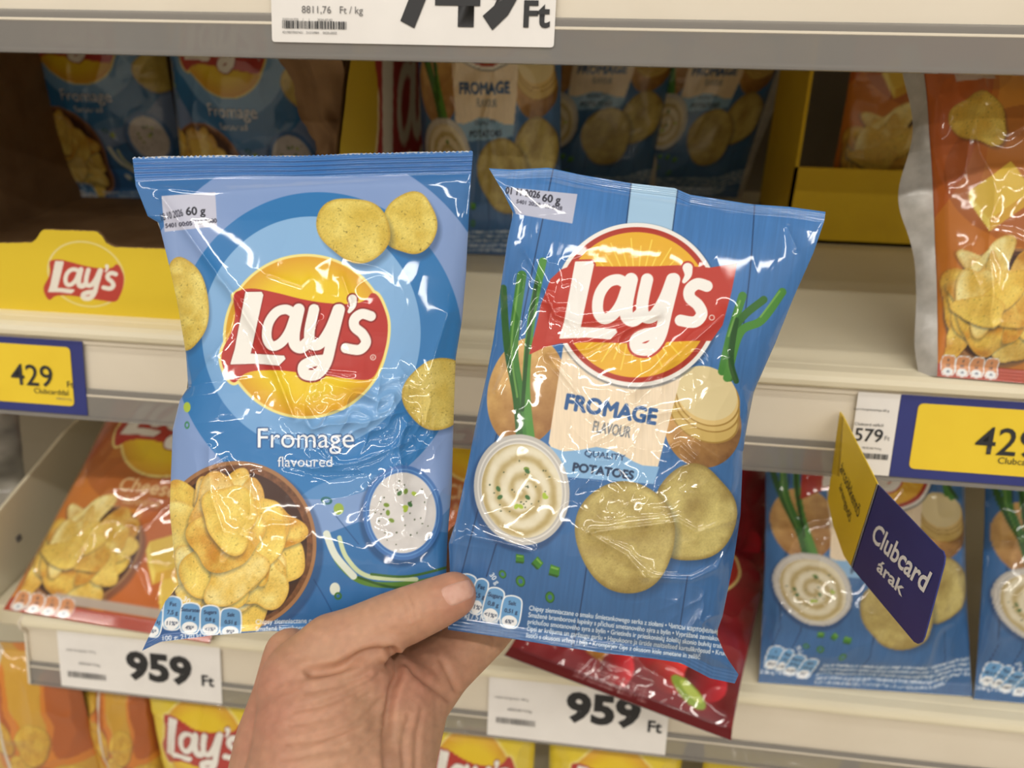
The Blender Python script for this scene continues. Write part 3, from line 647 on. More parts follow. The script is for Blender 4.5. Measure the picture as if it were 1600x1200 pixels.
extrude_x('end_cap', [(.012, ZL), (.001, ZL), (-.007, ZL - .003), (-.008, ZL - .012), (-.004, ZL - .022), (-.023, ZL - .084), (-.021, ZL - .088), (.0, ZL - .088), (.012, ZL - .04)], -.635, -.632, M['rail'], ec)

# side bracket on the far left of the lower shelf
def panelX(name, x, pts, t, mt, parent=None):
    V = [(x, y, z) for y, z in pts] + [(x - t, y, z) for y, z in pts]; n = len(pts)
    F = [tuple(range(n)), tuple(range(n, 2 * n))[::-1]] + [(i, n + i, n + (i + 1) % n, (i + 1) % n) for i in range(n)]
    return mesh(name, V, F, mt, parent)
br = empty('shelf_bracket', (-.66, .3, ZL)); tag(br, 'cream slanted side bracket at the far end of the lower shelf', 'bracket')
panelX('plate', -.683, [(-.03, ZL - .02), (.6, ZL - .02), (.6, ZL + .15), (.20, ZL + .12), (.03, ZL + .085), (-.03, ZL + .06)], .004, M['enamel'], br)
box('flange', -.73, -.688, .0, .6, ZL - .024, ZL - .02, M['enamel'], br)
box('bolt', -.683, -.6815, .075, .083, ZL + .04, ZL + .048, M['greyink'], br, .001)

# ------------------------------------------------------------------ price labels on the rails
def text_mesh(name, s, o, ex, ey, size, mt, parent, bold=0.0, sx=1.0, align='l', nrm=None):
    cu = bpy.data.curves.new('t', 'FONT'); cu.body = s; cu.size = 1.0; cu.offset = bold; cu.resolution_u = 3
    ob = bpy.data.objects.new('t', cu); COL.objects.link(ob); me = bpy.data.meshes.new_from_object(ob.evaluated_get(bpy.context.evaluated_depsgraph_get()))
    bpy.data.objects.remove(ob); bpy.data.curves.remove(cu)
    xs = [v.co.x for v in me.vertices] or [0]; off = {'l': 0, 'c': -(max(xs) + min(xs)) / 2, 'r': -max(xs)}[align]
    for v in me.vertices:
        p = o + ex * ((v.co.x + off) * size * sx) + ey * (v.co.y * size); v.co = p
    return link(name, me, mt, parent)
def rail_frame(zs):
    o = np.array([0, RY0, zs + RZ0]); return o, np.array([1., 0, 0]), -rdown
def rail_uv(px, py, zs, k=.003):
    o, ex, ey = rail_frame(zs); p = hitp(px, py, o + rn * k, rn) - o; return p.dot(ex), p.dot(ey)
def quad(name, zs, u0, v0, u1, v1, k, mt, parent, t=.0006, rad=0.0):
    o, ex, ey = rail_frame(zs); pts = []
    if rad:
        for cx, cy, a0 in ((u1 - rad, v1 - rad, 0), (u0 + rad, v1 - rad, 90), (u0 + rad, v0 + rad, 180), (u1 - rad, v0 + rad, 270)):
            for a in (0, 30, 60, 90): pts.append((cx + rad * math.cos(math.radians(a0 + a)), cy + rad * math.sin(math.radians(a0 + a))))
    else: pts = [(u0, v0), (u1, v0), (u1, v1), (u0, v1)]
    n = len(pts); V = [o + ex * a + ey * b + rn * (k + t) for a, b in pts] + [o + ex * a + ey * b + rn * k for a, b in pts]
    F = [tuple(range(n)), tuple(range(n, 2 * n))[::-1]] + [(i, n + i, n + (i + 1) % n, (i + 1) % n) for i in range(n)]
    return mesh(name, V, F, mt, parent)
def rtext(name, s, px, py, cap, zs, mt, parent, bold=0, sx=1.0, k=.0042, align='l'):
    """text whose baseline starts at the rail point seen at (px, py); cap = capital height in metres"""
    o, ex, ey = rail_frame(zs); a, b = rail_uv(px, py, zs, k)
    return text_mesh(name, s, o + ex * a + ey * b + rn * k, ex, ey, cap / .727, mt, parent, bold, sx, align)
def barcode(name, px0, py0, px1, py1, zs, parent, seed, k=.0042, mt=None):
    o, ex, ey = rail_frame(zs); a0, b0 = rail_uv(px0, py0, zs, k); a1, b1 = rail_uv(px1, py1, zs, k); r = random.Random(seed); V = []; F = []; a = a0
    while a < a1:
        w = r.choice((1, 1, 2, 3)) * (a1 - a0) / 120; i = len(V); V += [o + ex * x + ey * y + rn * k for x, y in ((a, b1), (a + w, b1), (a + w, b0), (a, b0))]; F.append((i, i + 1, i + 2, i + 3)); a += w + r.choice((1, 1, 2)) * (a1 - a0) / 120
    return mesh(name, V, F, mt or M['ink'], parent)
def label_root(name, label, zs, px, py):
    o, ex, ey = rail_frame(zs); a, b = rail_uv(px, py, zs); r = empty(name, o + ex * a + ey * b); tag(r, label, 'price label'); return r
def card_of(r): return [c for c in r.children if c.name.split('.')[0] in ('card', 'price_card')][0]
# white label 749
def white_label(zs, x0, x1, px, py, label, lo=-.069, hi=.004):
    r = label_root('price_label', label, zs, px, py); quad('card', zs, x0, lo, x1, hi, .003, M['paper'], r, rad=.002); return r
uT0, _ = rail_uv(425, 35, ZT); uT1, _ = rail_uv(867, 40, ZT)
r = white_label(ZT, uT0, uT1, 640, 70, 'largest white price label, reading 749, on the upper shelf edge', lo=rail_uv(640, 70, ZT)[1], hi=.012)
rtext('price', '749', 622, 33, .043, ZT, M['ink'], card_of(r), .05, .93); rtext('currency', 'Ft', 815, 41, .0165, ZT, M['ink'], card_of(r), .03)
rtext('unit_price', '8811,76   Ft / kg', 471, 20, .0048, ZT, M['greyink'], card_of(r), .0); barcode('barcode', 441, 32, 541, 46, ZT, card_of(r), 1)
rtext('small_print', '2207101735    1     1        2024-07-02', 441, 32, .0017, ZT, M['greyink'], card_of(r)); rtext('small_print', '4219877007431   21510984    0020-0002', 441, 52, .0017, ZT, M['greyink'], card_of(r))
# white labels 959
for (xa, ya, xb, yb, tx, fx, ty, fy, lab) in ((93, 1030, 346, 1064, 199, 314, 1058, 1071, 'white price label reading 959 beside the shelf end'), (763, 1102, 1042, 1148, 884, 1010, 1124, 1143, 'white price label reading 959 half under the hanging red bag')):
    a = rail_uv(xa, ya, ZL)[0]; b = rail_uv(xb, yb, ZL)[0]
    r = white_label(ZL, a, b, (xa + xb) / 2, (ya + yb) / 2, lab)
    rtext('price', '959', tx, ty, .034, ZL, M['ink'], card_of(r), .045, 1.12); rtext('currency', 'Ft', fx, fy, .014, ZL, M['ink'], card_of(r), .025)
    barcode('barcode', xa + 12, ya + 18, xa + 72, ya + 34, ZL, card_of(r), 3, mt=M['greyink']); rtext('small_print', 'csipsz burgonya 140 g', xa + 10, ya - 14 if xa < 500 else ya - 12, .003, ZL, M['greyink'], card_of(r)); rtext('small_print', '6850,00 Ft/kg', xa + 30, ya + 8, .0035, ZL, M['greyink'], card_of(r))
# yellow and navy labels 429
def club_label(x0, x1, lab, left):
    r = label_root('price_label', lab, ZM, (x0 + x1) / 2, 600); a = rail_uv(x0, 590 if left else 690, ZM)[0]; b = rail_uv(x1, 590 if left else 690, ZM)[0]
    quad('backing', ZM, a, -.066, b, .003, .003, M['navy'], r)
    quad('price_card', ZM, a + (.006 if left else .014), -.058, b - .012, -.003, .0037, M['yel'], r, rad=.004); return r
r = club_label(-200, 133, 'yellow and navy price label reading 429 below the open yellow box', True)
rtext('price', '429', 18, 600, .0205, ZM, M['ink'], card_of(r), .006, 1.0, .005); rtext('currency', 'Ft', 104, 605, .006, ZM, M['ink'], card_of(r), .0, 1, .005); rtext('small_print', 'Clubcarddal', 53, 614, .0052, ZM, M['ink'], card_of(r), .0, 1, .005); rtext('small_print', '8580,00 Ft/kg', 88, 624, .002, ZM, M['greyink'], card_of(r), 0, 1, .005)
r = club_label(1397, 1900, 'yellow and navy price label reading 429 beside the small 579 label', False)
rtext('price', '429', 1521, 708, .0235, ZM, M['ink'], card_of(r), .006, 1.0, .005); rtext('currency', 'Ft', 1625, 722, .007, ZM, M['ink'], card_of(r), .0, 1, .005); rtext('small_print', 'Clubcarddal', 1558, 724, .0056, ZM, M['ink'], card_of(r), .0, 1, .005)
# small white label 579
a = rail_uv(1330, 690, ZM)[0]; b = rail_uv(1397, 690, ZM)[0]
r = label_root('price_label', 'small white price label reading 579 next to the flag sign', ZM, 1360, 690); quad('card', ZM, a, -.066, b - .0004, .003, .003, M['paper'], r)
rtext('price', '579', 1333, 688, .0112, ZM, M['ink'], card_of(r), .012); rtext('currency', 'Ft', 1381, 688, .004, ZM, M['greyink'], card_of(r)); rtext('small_print', 'Clubcard nélkül', 1335, 664, .0026, ZM, M['ink'], card_of(r)); rtext('small_print', 'Lay’s burgonyachips 60 g', 1334, 640, .002, ZM, M['ink'], card_of(r)); rtext('small_print', '9650,00 Ft/kg', 1347, 701, .002, ZM, M['greyink'], card_of(r))
barcode('barcode', 1341, 707, 1387, 719, ZM, card_of(r), 6)

# flag sign standing out from the rail
pX = hitp(1308, 690, np.array([0, RY0, ZM + RZ0]) + rn * .006, rn)[0]
fl = empty('flag_sign', (pX, -.01, ZM - .06)); tag(fl, 'folded yellow and navy flag sign jutting out from the middle shelf rail', 'sign')
def fx(px, py): return hit(px, py, 0, pX)
def flag_part(name, pts, mt, t=.0008):
    P = [fx(*p) for p in pts]; n = len(P); V = P + [p + np.array([t, 0, 0]) for p in P]
    F = [tuple(range(n)), tuple(range(n, 2 * n))[::-1]] + [(i, n + i, n + (i + 1) % n, (i + 1) % n) for i in range(n)]
    return mesh(name, V, F, mt, fl)
flag_part('clear_holder', [(1288, 640), (1318, 652), (1312, 745), (1286, 735)], M['clear2'])
yh = flag_part('yellow_half', [(1312, 643), (1316, 648), (1371, 756), (1330, 886), (1318, 868), (1302, 822), (1293, 780)], M['yel'])
nh = flag_part('navy_half', [(1371.5, 757), (1465, 855), (1473, 861), (1476, 870), (1475, 880), (1444, 995), (1440, 1003), (1434, 1006), (1428, 1003), (1330.5, 887)], M['navy'])
flag_part('white_edge', [(1370, 755), (1373, 759), (1332, 888), (1329, 884)], M['white'], .0009)
def flag_text(name, s, p0, p1, p2, mt, bold, parent=fl):
    """p0 baseline start, p1 baseline end, p2 top of the first letter (pixels)"""
    a, b, c = fx(*p0), fx(*p1), fx(*p2); w = text_rings(s)[1]; ex = (b - a) / w; ey = (c - a) / .727
    o = text_mesh(name, s, a + np.array([-.0004, 0, 0]), ex, ey, 1.0, mt, parent, bold); return o
flag_text('lettering', 'Clubcard', (1361, 842), (1444, 925), (1371, 815), M['white'], .022, nh); flag_text('lettering', 'árak', (1370, 890), (1409, 931), (1376, 872), M['white'], .022, nh)
flag_text('lettering', 'árcsökkentő', (1313, 735), (1341, 810), (1317, 718), M['ink'], .0, yh); flag_text('lettering', 'árengedő', (1312, 763), (1328, 818), (1315, 750), M['ink'], .0, yh)

# ------------------------------------------------------------------ designs
ART_OL = design_orange(True); ART_A, ART_B, ART_O, ART_R, ART_Y, ART_AM, ART_G = design_waves(), design_planks(), design_orange(), design_red(), design_yellow(), design_amber(), design_grey()
def S_(px, py, z): return hit(px, py, 2, z + .001)

# ---- open display box with two light blue bags (middle shelf, far left)
bx = empty('display_box', (-.62, .25, ZM)); tag(bx, 'open cardboard display box with a torn yellow front, two blue bags inside', 'box')
XL = hit(30, 250, 1, .30)[0]; XR = hit(548, 150, 1, .13)[0]; ZF = ZM + .004
box('base', XL, XR, .03, .62, ZM, ZF, M['kraft'], bx)
panelX('side_panel', XL, [(.03, ZM), (.62, ZM), (.62, ZM + .26), (.2, ZM + .26), (.06, ZM + .12)], .004, M['kraft'], bx)
box('rear_panel', XL, XR, .61, .614, ZF, ZM + .26, M['kraft'], bx)
# yellow front with a raised tab and the printed logo
def front_panel():
    y = .024; z0 = ZM + .001
    A = Art(-60, 340, 560, 540, 1.6, (238, 204, 34))
    T = lambda p: (68 + (p[0] - 446) * .169, 383 + (p[1] - 520) * .152 + (p[0] - 446) * .008)
    A.ell(134, 428, 62, 50, (240, 224, 150), 22, r0=.955)
    A.poly([T(p) for p in BAN], (206, 66, 56), smooth=True); lays(A, T, .155, (244, 238, 226))
    top = [(-60, 381), (0, 380), (50, 379), (58, 372), (64, 362), (68, 359), (110, 360), (152, 362), (160, 370), (166, 380), (178, 386), (230, 388), (300, 391), (560, 400)]
    bot = [(-60, 484), (300, 504), (560, 519)]
    xs = np.linspace(-60, 560, 420); tp = np.interp(xs, *np.array(top, float).T) + .9 * (vnoise(xs / 3, xs * 0, 4) - .5); bt = np.interp(xs, *np.array(bot, float).T) + .6 * (vnoise(xs / 2.5, xs * 0, 9) - .5)
    t = np.linspace(0, 1, 90)[:, None]; PX = np.broadcast_to(xs, (90, 420)); PY = tp * (1 - t) + bt * t
    P = np.array([[hit(a, b, 1, y) for a, b in zip(ra, rb)] for ra, rb in zip(PX, PY)])
    gridmesh('front_panel', P, M['card'], bx, A.sample(PX, PY), True, False)
    gridmesh('front_liner', P[::89, ::4] + np.array([0, .003, 0]), M['kraft'], bx, None, False, False)
    e = np.stack([P[0], P[0] + np.array([0, .003, 0])], 0); gridmesh('torn_edge', e, M['kraft'], bx, None, False, False)
front_panel()
# printed outer side with the large logo, torn towards the front
def side_panel():
    A = Art(0, 0, 620, 300, 1.0, (206, 172, 28))
    T = lambda p: (150 + (p[0] - 446) * .6, -30 + (p[1] - 520) * .5)
    A.poly([T(p) for p in BAN], (176, 40, 40), smooth=True); A.stroke([T(p) for p in BAN], 8, (230, 210, 160)); lays(A, T, .46, (226, 220, 208))
    yy = np.linspace(.05, .61, 150); zz = np.linspace(0, 1, 60)[:, None]; top = ZM + .26 - .13 * np.clip((.20 - yy) / .12, 0, 1) ** 1.5 + .004 * (vnoise(yy * 90, yy * 0, 3) - .5)
    Zg = top * (1 - zz) + (ZM + .001) * zz; Yg = np.broadcast_to(yy, Zg.shape); P = np.stack([np.full(Zg.shape, XR), Yg, Zg], -1)
    gridmesh('side_panel', P, M['card'], bx, A.sample((Yg - .05) / .56 * 620, (ZM + .26 - Zg) / .26 * 300), True, False)
    gridmesh('side_liner', P[::59] - np.array([.004, 0, 0]), M['kraft'], bx, None, False, False)
    # torn kraft flap folded inwards
    a = np.linspace(0, 1, 40)[None]; b = np.linspace(0, 1, 90)[:, None]; rag = .02 * (fbm(b * 9, b * 0, 5) - .5)
    Yf = .10 + .05 * b + .012 * vnoise(b * 12, a * 3, 3) + 0 * a; Xf = XR - .004 - (.05 + rag) * a - .01 * np.sin(b * 9) * a; Zf = ZM + .26 - .25 * b + .01 * vnoise(a * 4, b * 10, 7)
    gridmesh('torn_flap', np.stack([Xf + 0 * b, Yf + .012 * vnoise(a * 5, b * 6, 2), Zf + 0 * a], -1), M['kraft'], bx, None, True)
side_panel()
std_bag('light blue chip bag at the kraft wall inside the open box', ART_A, OUT_A, S_(80, 306, ZF), S_(300, 312, ZF), .328, 4, .03, seed=11)
std_bag('light blue chip bag inside the open box, nearer its torn side', ART_A, OUT_A, S_(290, 352, ZF), S_(518, 360, ZF), .333, 6, .03, seed=12, twist=.6)
# ---- plank blue bags standing on the middle shelf
std_bag('dark blue chip bag tipped back behind the beige card bag', ART_B, OUT_B, np.array([-.215, .43, ZM + .125]), np.array([-.06, .40, ZM + .10]), .20, 4, .025, -8, seed=13)
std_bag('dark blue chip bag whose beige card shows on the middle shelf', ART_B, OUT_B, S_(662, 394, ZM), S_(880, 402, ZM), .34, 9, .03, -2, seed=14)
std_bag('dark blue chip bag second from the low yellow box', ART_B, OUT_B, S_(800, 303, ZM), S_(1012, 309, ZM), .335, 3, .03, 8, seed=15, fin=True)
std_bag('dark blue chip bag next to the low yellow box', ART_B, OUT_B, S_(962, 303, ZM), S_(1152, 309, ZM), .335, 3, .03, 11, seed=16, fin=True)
# ---- low yellow box with an orange bag
b2 = empty('display_box', (.32, .45, ZM)); tag(b2, 'plain yellow display box with a low front on the middle shelf', 'box')
q0 = S_(1222, 376, ZM); X0, Y0 = q0[0], q0[1]; X1 = X0 + .40; zt = hit(1300, 263, 1, Y0)[2]
M['ybox'] = mat('yellow_card', L8(226, 190, 24), rough=.6, var=(L8(218, 180, 20), 20))
box('front_panel', X0, X1, Y0, Y0 + .004, ZM, zt, M['ybox'], b2); box('base', X0, X1, Y0, .53, ZM, ZM + .004, M['kraft'], b2)
panelX('side_panel', X0 + .004, [(Y0, ZM), (.53, ZM), (.53, ZM + .27), (Y0 + .02, ZM + .27), (Y0, zt)], .004, M['ybox'], b2)
panelX('side_panel', X1, [(Y0, ZM), (.53, ZM), (.53, ZM + .27), (Y0 + .02, ZM + .27), (Y0, zt)], .004, M['ybox'], b2)
p = np.array([X0 + .055, Y0 + .055, ZM + .03]); std_bag('orange chip bag inside the low yellow box', ART_O, None, p, p + np.array([.22, .01, 0]), .30, 6, .03, seed=17)
# ---- big orange bag at the right end of the middle shelf
std_bag('large orange chip bag standing alone at the middle shelf edge', ART_O, None, S_(1462, 588, ZM), S_(1765, 612, ZM), .265, 26, .032, -8, seed=18, fin=-1, nu=180, nv=260, amp=1.3)
# ---- lower shelf
std_bag('orange cheese chip bag lying back beside the slanted bracket', ART_OL, None, np.array([-.66, .005, ZL + .002]), np.array([-.40, -.012, ZL + .002]), .345, 52, .03, 7, seed=21, nu=160, nv=220)
std_bag('orange chip bag glimpsed between the two held bags', ART_O, None, S_(520, 960, ZL), S_(790, 990, ZL), .33, 40, .03, seed=22)
std_bag('dark red chip bag standing behind the held bag', ART_R, None, S_(960, 900, ZL), S_(1196, 915, ZL), .30, 14, .03, seed=23)
std_bag('dark blue chip bag behind the flag sign on the lower shelf', ART_B, OUT_B, S_(1184, 1066, ZL), S_(1520, 1088, ZL), .325, 34, .036, 0, seed=24, nu=180, nv=260)
std_bag('dark blue chip bag cut off by the picture edge, lower shelf', ART_B, OUT_B, S_(1520, 1092, ZL), S_(1860, 1120, ZL), .325, 34, .036, 2, seed=25, nu=150, nv=220)
std_bag('crinkled grey plastic pack in the neighbouring bay', ART_G, None, np.array([-.99, .08, ZL + .02]), np.array([-.715, .14, ZL + .02]), .24, 16, .035, 4, seed=26, name='plastic_pack')
# red bag lying over the shelf edge
def red_bag():
    a = hit(787, 1024, 1, -.03); b = hit(1143, 1158, 1, -.062); std_bag('red chip bag lying over the lower shelf edge above a 959 label', ART_R, None, a, b, .26, 78, .02, 10, seed=27, nu=170, nv=220, bend=0)
red_bag()
# ---- bottom shelf: only the upper halves show
def low_bag(lab, art, x0, x1, yt, Y, seed, lean=6, H=.035, out=None, h=.30):
    a = hit(x0, yt, 1, Y); b = hit(x1, yt + (x1 - x0) * .1, 1, Y); z = ZB + .003; h = (a[2] + b[2]) / 2 - z
    std_bag(lab, art, out, np.array([a[0] + .006, Y - .03, z]), np.array([b[0] - .006, Y - .03, z]), h, lean, H, seed=seed, nu=130, nv=170)
low_bag('amber chip bag at the far lower corner with a pale stripe', ART_AM, -90, 118, 990, .02, 31)
low_bag('amber chip bag between the striped amber bag and the yellow bag', ART_AM, 108, 238, 1020, .05, 32)
low_bag('yellow chip bag under the 959 label beside the wrist', ART_Y, 214, 430, 1040, .04, 33)
low_bag('yellow chip bag just past the wrist, logo cut by the frame', ART_Y, 640, 850, 1086, .04, 34)
low_bag('yellow chip bag under the half hidden 959 label', ART_Y, 850, 1085, 1112, .05, 35)
low_bag('yellow chip bag under the hanging red bag tip', ART_Y, 1094, 1330, 1142, .05, 36)
low_bag('yellow chip bag under the lower shelf, nearest the corner', ART_Y, 1340, 1590, 1165, .05, 37)

# ------------------------------------------------------------------ the two held bags
DA = lambda X, Y: .415 + (985 - Y) / 745 * .070
DB = lambda X, Y: .411 + (985 - Y) / 745 * .042 + (X - 1000) * .00001
LA = [([(254, 309), (300, 374), (352, 445), (400, 520), (430, 580), (458, 650)], 8, 7), ([(340, 436), (378, 466)], 3, 5), ([(330, 560), (358, 520), (372, 470)], 3, 5),
      ([(327, 700), (326, 735), (330, 775), (350, 832), (342, 880), (322, 922)], 4, 6), ([(350, 880), (392, 805), (390, 745)], 4, 6), ([(327, 735), (355, 716), (372, 745)], 3, 5), ([(420, 428), (470, 446), (482, 436)], 3, 5), ([(535, 432), (548, 470)], 4, 5),
      ([(500, 500), (480, 540), (500, 580), (490, 600)], 3, 6), ([(636, 660), (624, 700), (632, 770)], 4, 7), ([(452, 722), (490, 732), (560, 722), (640, 690)], 3, 6), ([(520, 640), (560, 615), (600, 600), (625, 590)], 5, 9), ([(470, 640), (500, 690), (520, 720)], 4, 7), ([(700, 490), (672, 580)], 4, 10), ([(300, 600), (330, 560)], 5, 8), ([(228, 290), (330, 300), (470, 290), (735, 274)], 3, 6)]
CA = [(560, 645, 100, 62, 13, 46, 3), (500, 500, 120, 120, 2.6, 66, 4), (350, 820, 90, 120, 4, 50, 5), (640, 740, 80, 90, 5, 50, 6), (560, 420, 160, 120, 2, 80, 7)]
hero('chip_bag', 'light blue chip bag in the hand, oval logo and bowl of chips', OUT_A, ART_A, DA, .027, LA, CA, .047, .018, 460, 690, .0010, 1, 2.2)
LB = [([(822, 395), (845, 440), (868, 492), (905, 505), (960, 500), (1025, 492)], 5, 6), ([(855, 552), (920, 545), (1000, 505), (1030, 492)], 5, 6), ([(860, 560), (900, 610), (935, 660)], 3, 5), ([(800, 470), (812, 500), (790, 580), (775, 610)], 4, 6),
      ([(990, 612), (1050, 560), (1130, 492)], 8, 12), ([(925, 832), (1000, 822), (1060, 815), (1090, 832), (1158, 808)], 4, 6), ([(925, 836), (980, 868), (1008, 902)], 4, 6), ([(1008, 902), (1080, 906), (1120, 888), (1158, 812)], 4, 6), ([(1050, 700), (1062, 695), (1110, 740)], 3, 5), ([(1085, 690), (1130, 722)], 3, 5), ([(1230, 355), (1244, 388)], 4, 6),
      ([(986, 1000), (1060, 1010), (1090, 965), (1118, 990)], 4, 5), ([(780, 268), (900, 292), (1060, 318), (1280, 345)], 3, 7), ([(700, 850), (730, 836), (790, 850), (830, 862)], 4, 8), ([(1170, 640), (1140, 560)], 4, 9), ([(930, 690), (1000, 650), (1070, 640)], 2.5, 6)]
CB = [(850, 470, 70, 80, 5.5, 52, 13), (1020, 545, 120, 60, 5.5, 60, 14), (1000, 680, 160, 120, 3, 60, 15), (1040, 860, 130, 90, 3.5, 60, 16), (1100, 980, 80, 50, 7, 40, 17), (1180, 420, 100, 120, 1.6, 80, 18)]
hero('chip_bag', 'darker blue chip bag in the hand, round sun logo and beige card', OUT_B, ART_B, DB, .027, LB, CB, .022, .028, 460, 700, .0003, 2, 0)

# ------------------------------------------------------------------ the hand
def hand():
    V, F = [], []
    def capsule(a, ra, b, rb, n=20, m=7):
        a, b = np.asarray(a), np.asarray(b); ax = b - a; l = np.linalg.norm(ax); ax = ax / max(l, 1e-9)
        e1 = _n(np.cross(ax, [0.3, .5, .81])); e2 = np.cross(ax, e1); i0 = len(V); rings = []
        for t in np.linspace(-90, 0, m): rings.append((a + ax * ra * math.sin(math.radians(t)), ra * math.cos(math.radians(t))))
        for t in np.linspace(0, 90, m): rings.append((b + ax * rb * math.sin(math.radians(t)), rb * math.cos(math.radians(t))))
        for c, r in rings:
            for k in range(n): V.append(c + (e1 * math.cos(6.2832 * k / n) + e2 * math.sin(6.2832 * k / n)) * max(r, 1e-5))
        for i in range(len(rings) - 1):
            for k in range(n): F.append((i0 + i * n + k, i0 + i * n + (k + 1) % n, i0 + (i + 1) * n + (k + 1) % n, i0 + (i + 1) * n + k))
        F.append(tuple(i0 + k for k in range(n))[::-1]); F.append(tuple(i0 + (len(rings) - 1) * n + k for k in range(n)))
    def ch(*pts):
        P = [(at(np.array(float(x)), np.array(float(y)), d), r * d / FPX) for x, y, d, r in pts]
        for (a, ra), (b, rb) in zip(P[:-1], P[1:]): capsule(a, ra, b, rb)
    # thumb
    ch((478, 1062, .388, 68), (520, 1016, .389, 58), (560, 996, .390, 50), (612, 971, .392, 46), (640, 960, .393, 44.5), (680, 943, .395, 41), (708, 930, .397, 37))
    # ball of the thumb, heel of the hand, wrist and forearm
    ch((480, 1075, .386, 78), (500, 1130, .378, 100), (505, 1220, .366, 122), (500, 1330, .355, 120), (470, 1560, .35, 128))
    ch((545, 1075, .384, 62), (540, 1130, .378, 66)); ch((562, 1080, .385, 52), (548, 1190, .374, 72))
    ch((600, 1110, .402, 86), (590, 1200, .385, 92), (560, 1330, .362, 112)); ch((628, 1100, .412, 74), (612, 1190, .392, 70))
    ch((452, 1022, .405, 40), (442, 1080, .40, 46), (428, 1150, .39, 58), (405, 1260, .37, 60))
    # index finger behind the bags
    ch((640, 1090, .418, 66), (690, 1040, .436, 52), (752, 985, .452, 46), (800, 930, .466, 42), (820, 860, .472, 36))
    ch((585, 1070, .428, 58), (640, 1000, .452, 50), (690, 930, .470, 45), (735, 850, .478, 40)); ch((530, 1060, .43, 56), (570, 985, .455, 48), (610, 910, .472, 43), (650, 840, .478, 38)); ch((475, 1060, .425, 54), (495, 985, .455, 42), (520, 920, .470, 38), (550, 860, .476, 33))
    me = bpy.data.meshes.new('person'); me.from_pydata([tuple(map(float, v)) for v in V], [], F); me.update()
    o = bpy.data.objects.new('tmp', me); COL.objects.link(o)
    rm = o.modifiers.new('r', 'REMESH'); rm.mode = 'VOXEL'; rm.voxel_size = .00125
    sm = o.modifiers.new('s', 'SMOOTH'); sm.factor = .5; sm.iterations = 22
    dg = bpy.context.evaluated_depsgraph_get(); dg.update(); me2 = bpy.data.meshes.new_from_object(o.evaluated_get(dg)); bpy.data.objects.remove(o)
    n = len(me2.vertices); co = np.empty(n * 3, np.float32); me2.vertices.foreach_get('co', co); co = co.reshape(-1, 3).astype(float)
    no = np.empty(n * 3, np.float32); me2.vertices.foreach_get('normal', no); no = no.reshape(-1, 3).astype(float)
    X, Y = topx(co); face = np.clip(((C - co) / np.linalg.norm(C - co, axis=1, keepdims=True) * no).sum(1) * 3, 0, 1)
    d = np.zeros(n)
    def groove(P, dep, w):
        P = catmull(P, 6); best = np.full(n, 1e9)
        for (ax, ay), (bx, by) in zip(P[:-1], P[1:]):
            l = (bx - ax) ** 2 + (by - ay) ** 2 + 1e-9; t = np.clip(((X - ax) * (bx - ax) + (Y - ay) * (by - ay)) / l, 0, 1); best = np.minimum(best, np.hypot(X - ax - t * (bx - ax), Y - ay - t * (by - ay)))
        return -dep * np.exp(-(best / w) ** 2) + dep * .35 * np.exp(-((best - 2.2 * w) / (1.3 * w)) ** 2)
    for P, dep, w in (([(484, 1050), (530, 1043), (570, 1022), (612, 1016)], .0032, 6), ([(612, 1016), (622, 1050), (612, 1082), (604, 1150), (606, 1200)], .0030, 6), ([(470, 1062), (520, 1052), (560, 1040)], .0008, 4), ([(460, 1110), (510, 1098), (560, 1076), (590, 1058)], .0008, 4), ([(455, 1132), (520, 1118), (575, 1086)], .0005, 4),
                      ([(450, 1160), (510, 1150), (560, 1128), (596, 1092)], .0008, 4), ([(440, 1185), (500, 1176), (560, 1158), (598, 1118)], .0005, 4), ([(500, 1200), (550, 1186), (596, 1146)], .0006, 4), ([(480, 1080), (530, 1070), (575, 1052)], .0007, 4), ([(626, 1030), (660, 1060), (700, 1090)], .0012, 5), ([(640, 1120), (630, 1160), (632, 1200)], .0009, 4), ([(660, 1110), (652, 1150), (650, 1200)], .0008, 4), ([(690, 1030), (700, 1050), (712, 1075)], .0012, 5),
                      ([(626, 925), (636, 945), (640, 968)], .0007, 3), ([(634, 922), (646, 944), (650, 962)], .0006, 3), ([(642, 925), (654, 950)], .0005, 3), ([(756, 985), (772, 998), (770, 1010)], .0006, 3)):
        d += groove(P, dep, w)
    box_ = np.exp(-((X - 520) / 90) ** 2 - ((Y - 1130) / 80) ** 2)
    d += -.0010 * box_ * np.abs(2 * vnoise((X * .35 + Y * .94) / 13, (X * .94 - Y * .35) / 60, 3) - 1)
    d += .00035 * (vnoise(X / 5, Y / 5, 6) - .5)
    co += no * (d * face)[:, None]
    me2.vertices.foreach_set('co', co.astype(np.float32).reshape(-1)); me2.update()
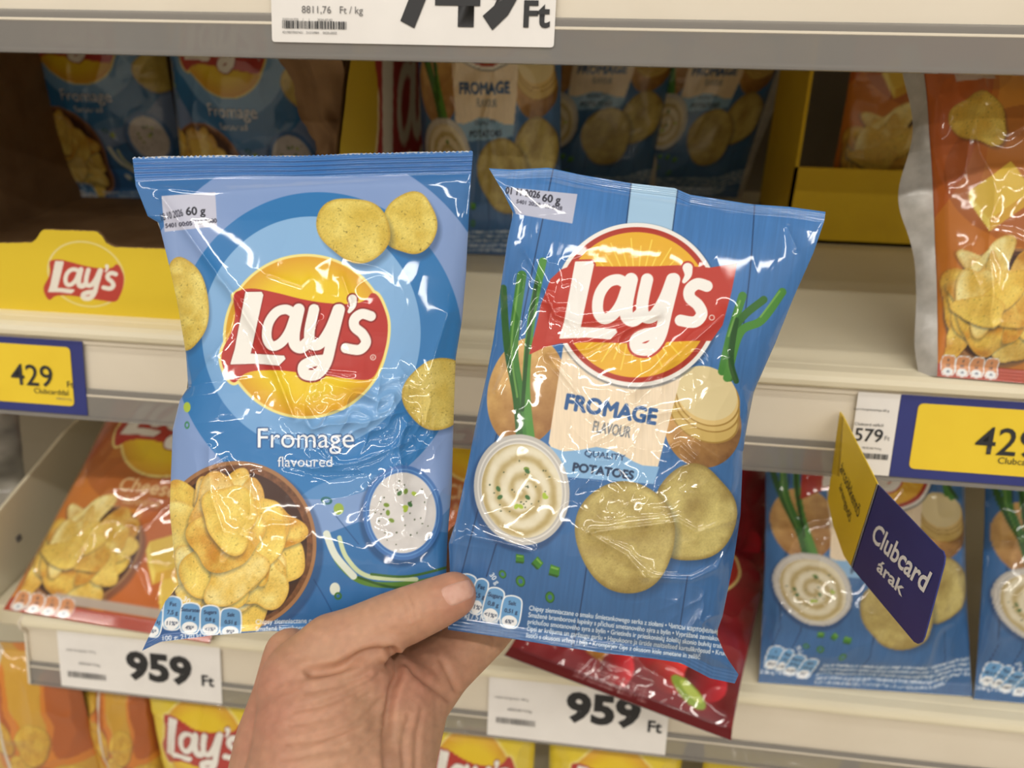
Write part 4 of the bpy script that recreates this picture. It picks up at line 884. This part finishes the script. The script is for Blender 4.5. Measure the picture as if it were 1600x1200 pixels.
    # skin colour: blotchy, redder over the knuckle and the folds
    red = np.clip(.45 * np.exp(-((X - 720) / 60) ** 2 - ((Y - 935) / 50) ** 2) + .55 * np.exp(-((X - 420) / 60) ** 2 - ((Y - 1110) / 110) ** 2) + .5 * np.exp(-((X - 650) / 70) ** 2 - ((Y - 1060) / 60) ** 2) + .5 * (fbm(X / 40, Y / 40, 2) - .5), 0, 1)[:, None]
    c = np.array([186, 142, 114]) * (1 - red) + np.array([172, 112, 94]) * red; c = c * (.94 + .12 * fbm(X / 9, Y / 9, 8)[:, None])
    a = me2.color_attributes.new('print', 'FLOAT_COLOR', 'POINT'); c4 = np.ones((n, 4), np.float32); c4[:, :3] = lin(c / 255); a.data.foreach_set('color', c4.reshape(-1))
    M['skin'] = mat('skin', attr='print', rough=.52, spec=.35, sss=(.18, .004), bump=(900, .18, .0004))
    body = link('person', me2, M['skin'], None, True); tag(body, 'bare hand and wrist pinching both blue bags between thumb and fingers', 'person')
    # thumb nail laid on the skin
    bv = BVHTree.FromPolygons([tuple(v) for v in co], [tuple(p.vertices) for p in me2.polygons])
    m, k = 26, 26; P = np.zeros((m, k, 3)); q = [np.array(p, float) for p in ((682, 919), (738, 901), (745, 932), (702, 952))]
    for i in range(m):
        for j in range(k):
            s, t = j / (k - 1), i / (m - 1); e = .5 + (t - .5) * (1 - .16 * (2 * abs(s - .5)) ** 4); s2 = .5 + (s - .5) * (1 - .22 * (2 * abs(t - .5)) ** 3)
            p = (1 - e) * ((1 - s2) * q[0] + s2 * q[1]) + e * ((1 - s2) * q[3] + s2 * q[2]); rd = _n(rayd(*p)); loc, nn, _, _ = bv.ray_cast(Vector(C), Vector(rd))
            if loc is None: loc = Vector(at(np.array(p[0]), np.array(p[1]), .395)); nn = Vector(-rd)
            b = min(s, 1 - s, t, 1 - t); P[i, j] = np.array(loc) + np.array(nn) * (.0009 * min(1, b * 9) - .0003)
    for _ in range(3): P[1:-1, 1:-1] = .5 * P[1:-1, 1:-1] + .125 * (P[:-2, 1:-1] + P[2:, 1:-1] + P[1:-1, :-2] + P[1:-1, 2:])
    M['nail'] = mat('nail', L8(204, 160, 142), rough=.42, var=(L8(196, 148, 130), 300), coat=.08, coat_rough=.3, sss=(.1, .003))
    gridmesh('thumbnail', P, M['nail'], body, None, True)
hand()
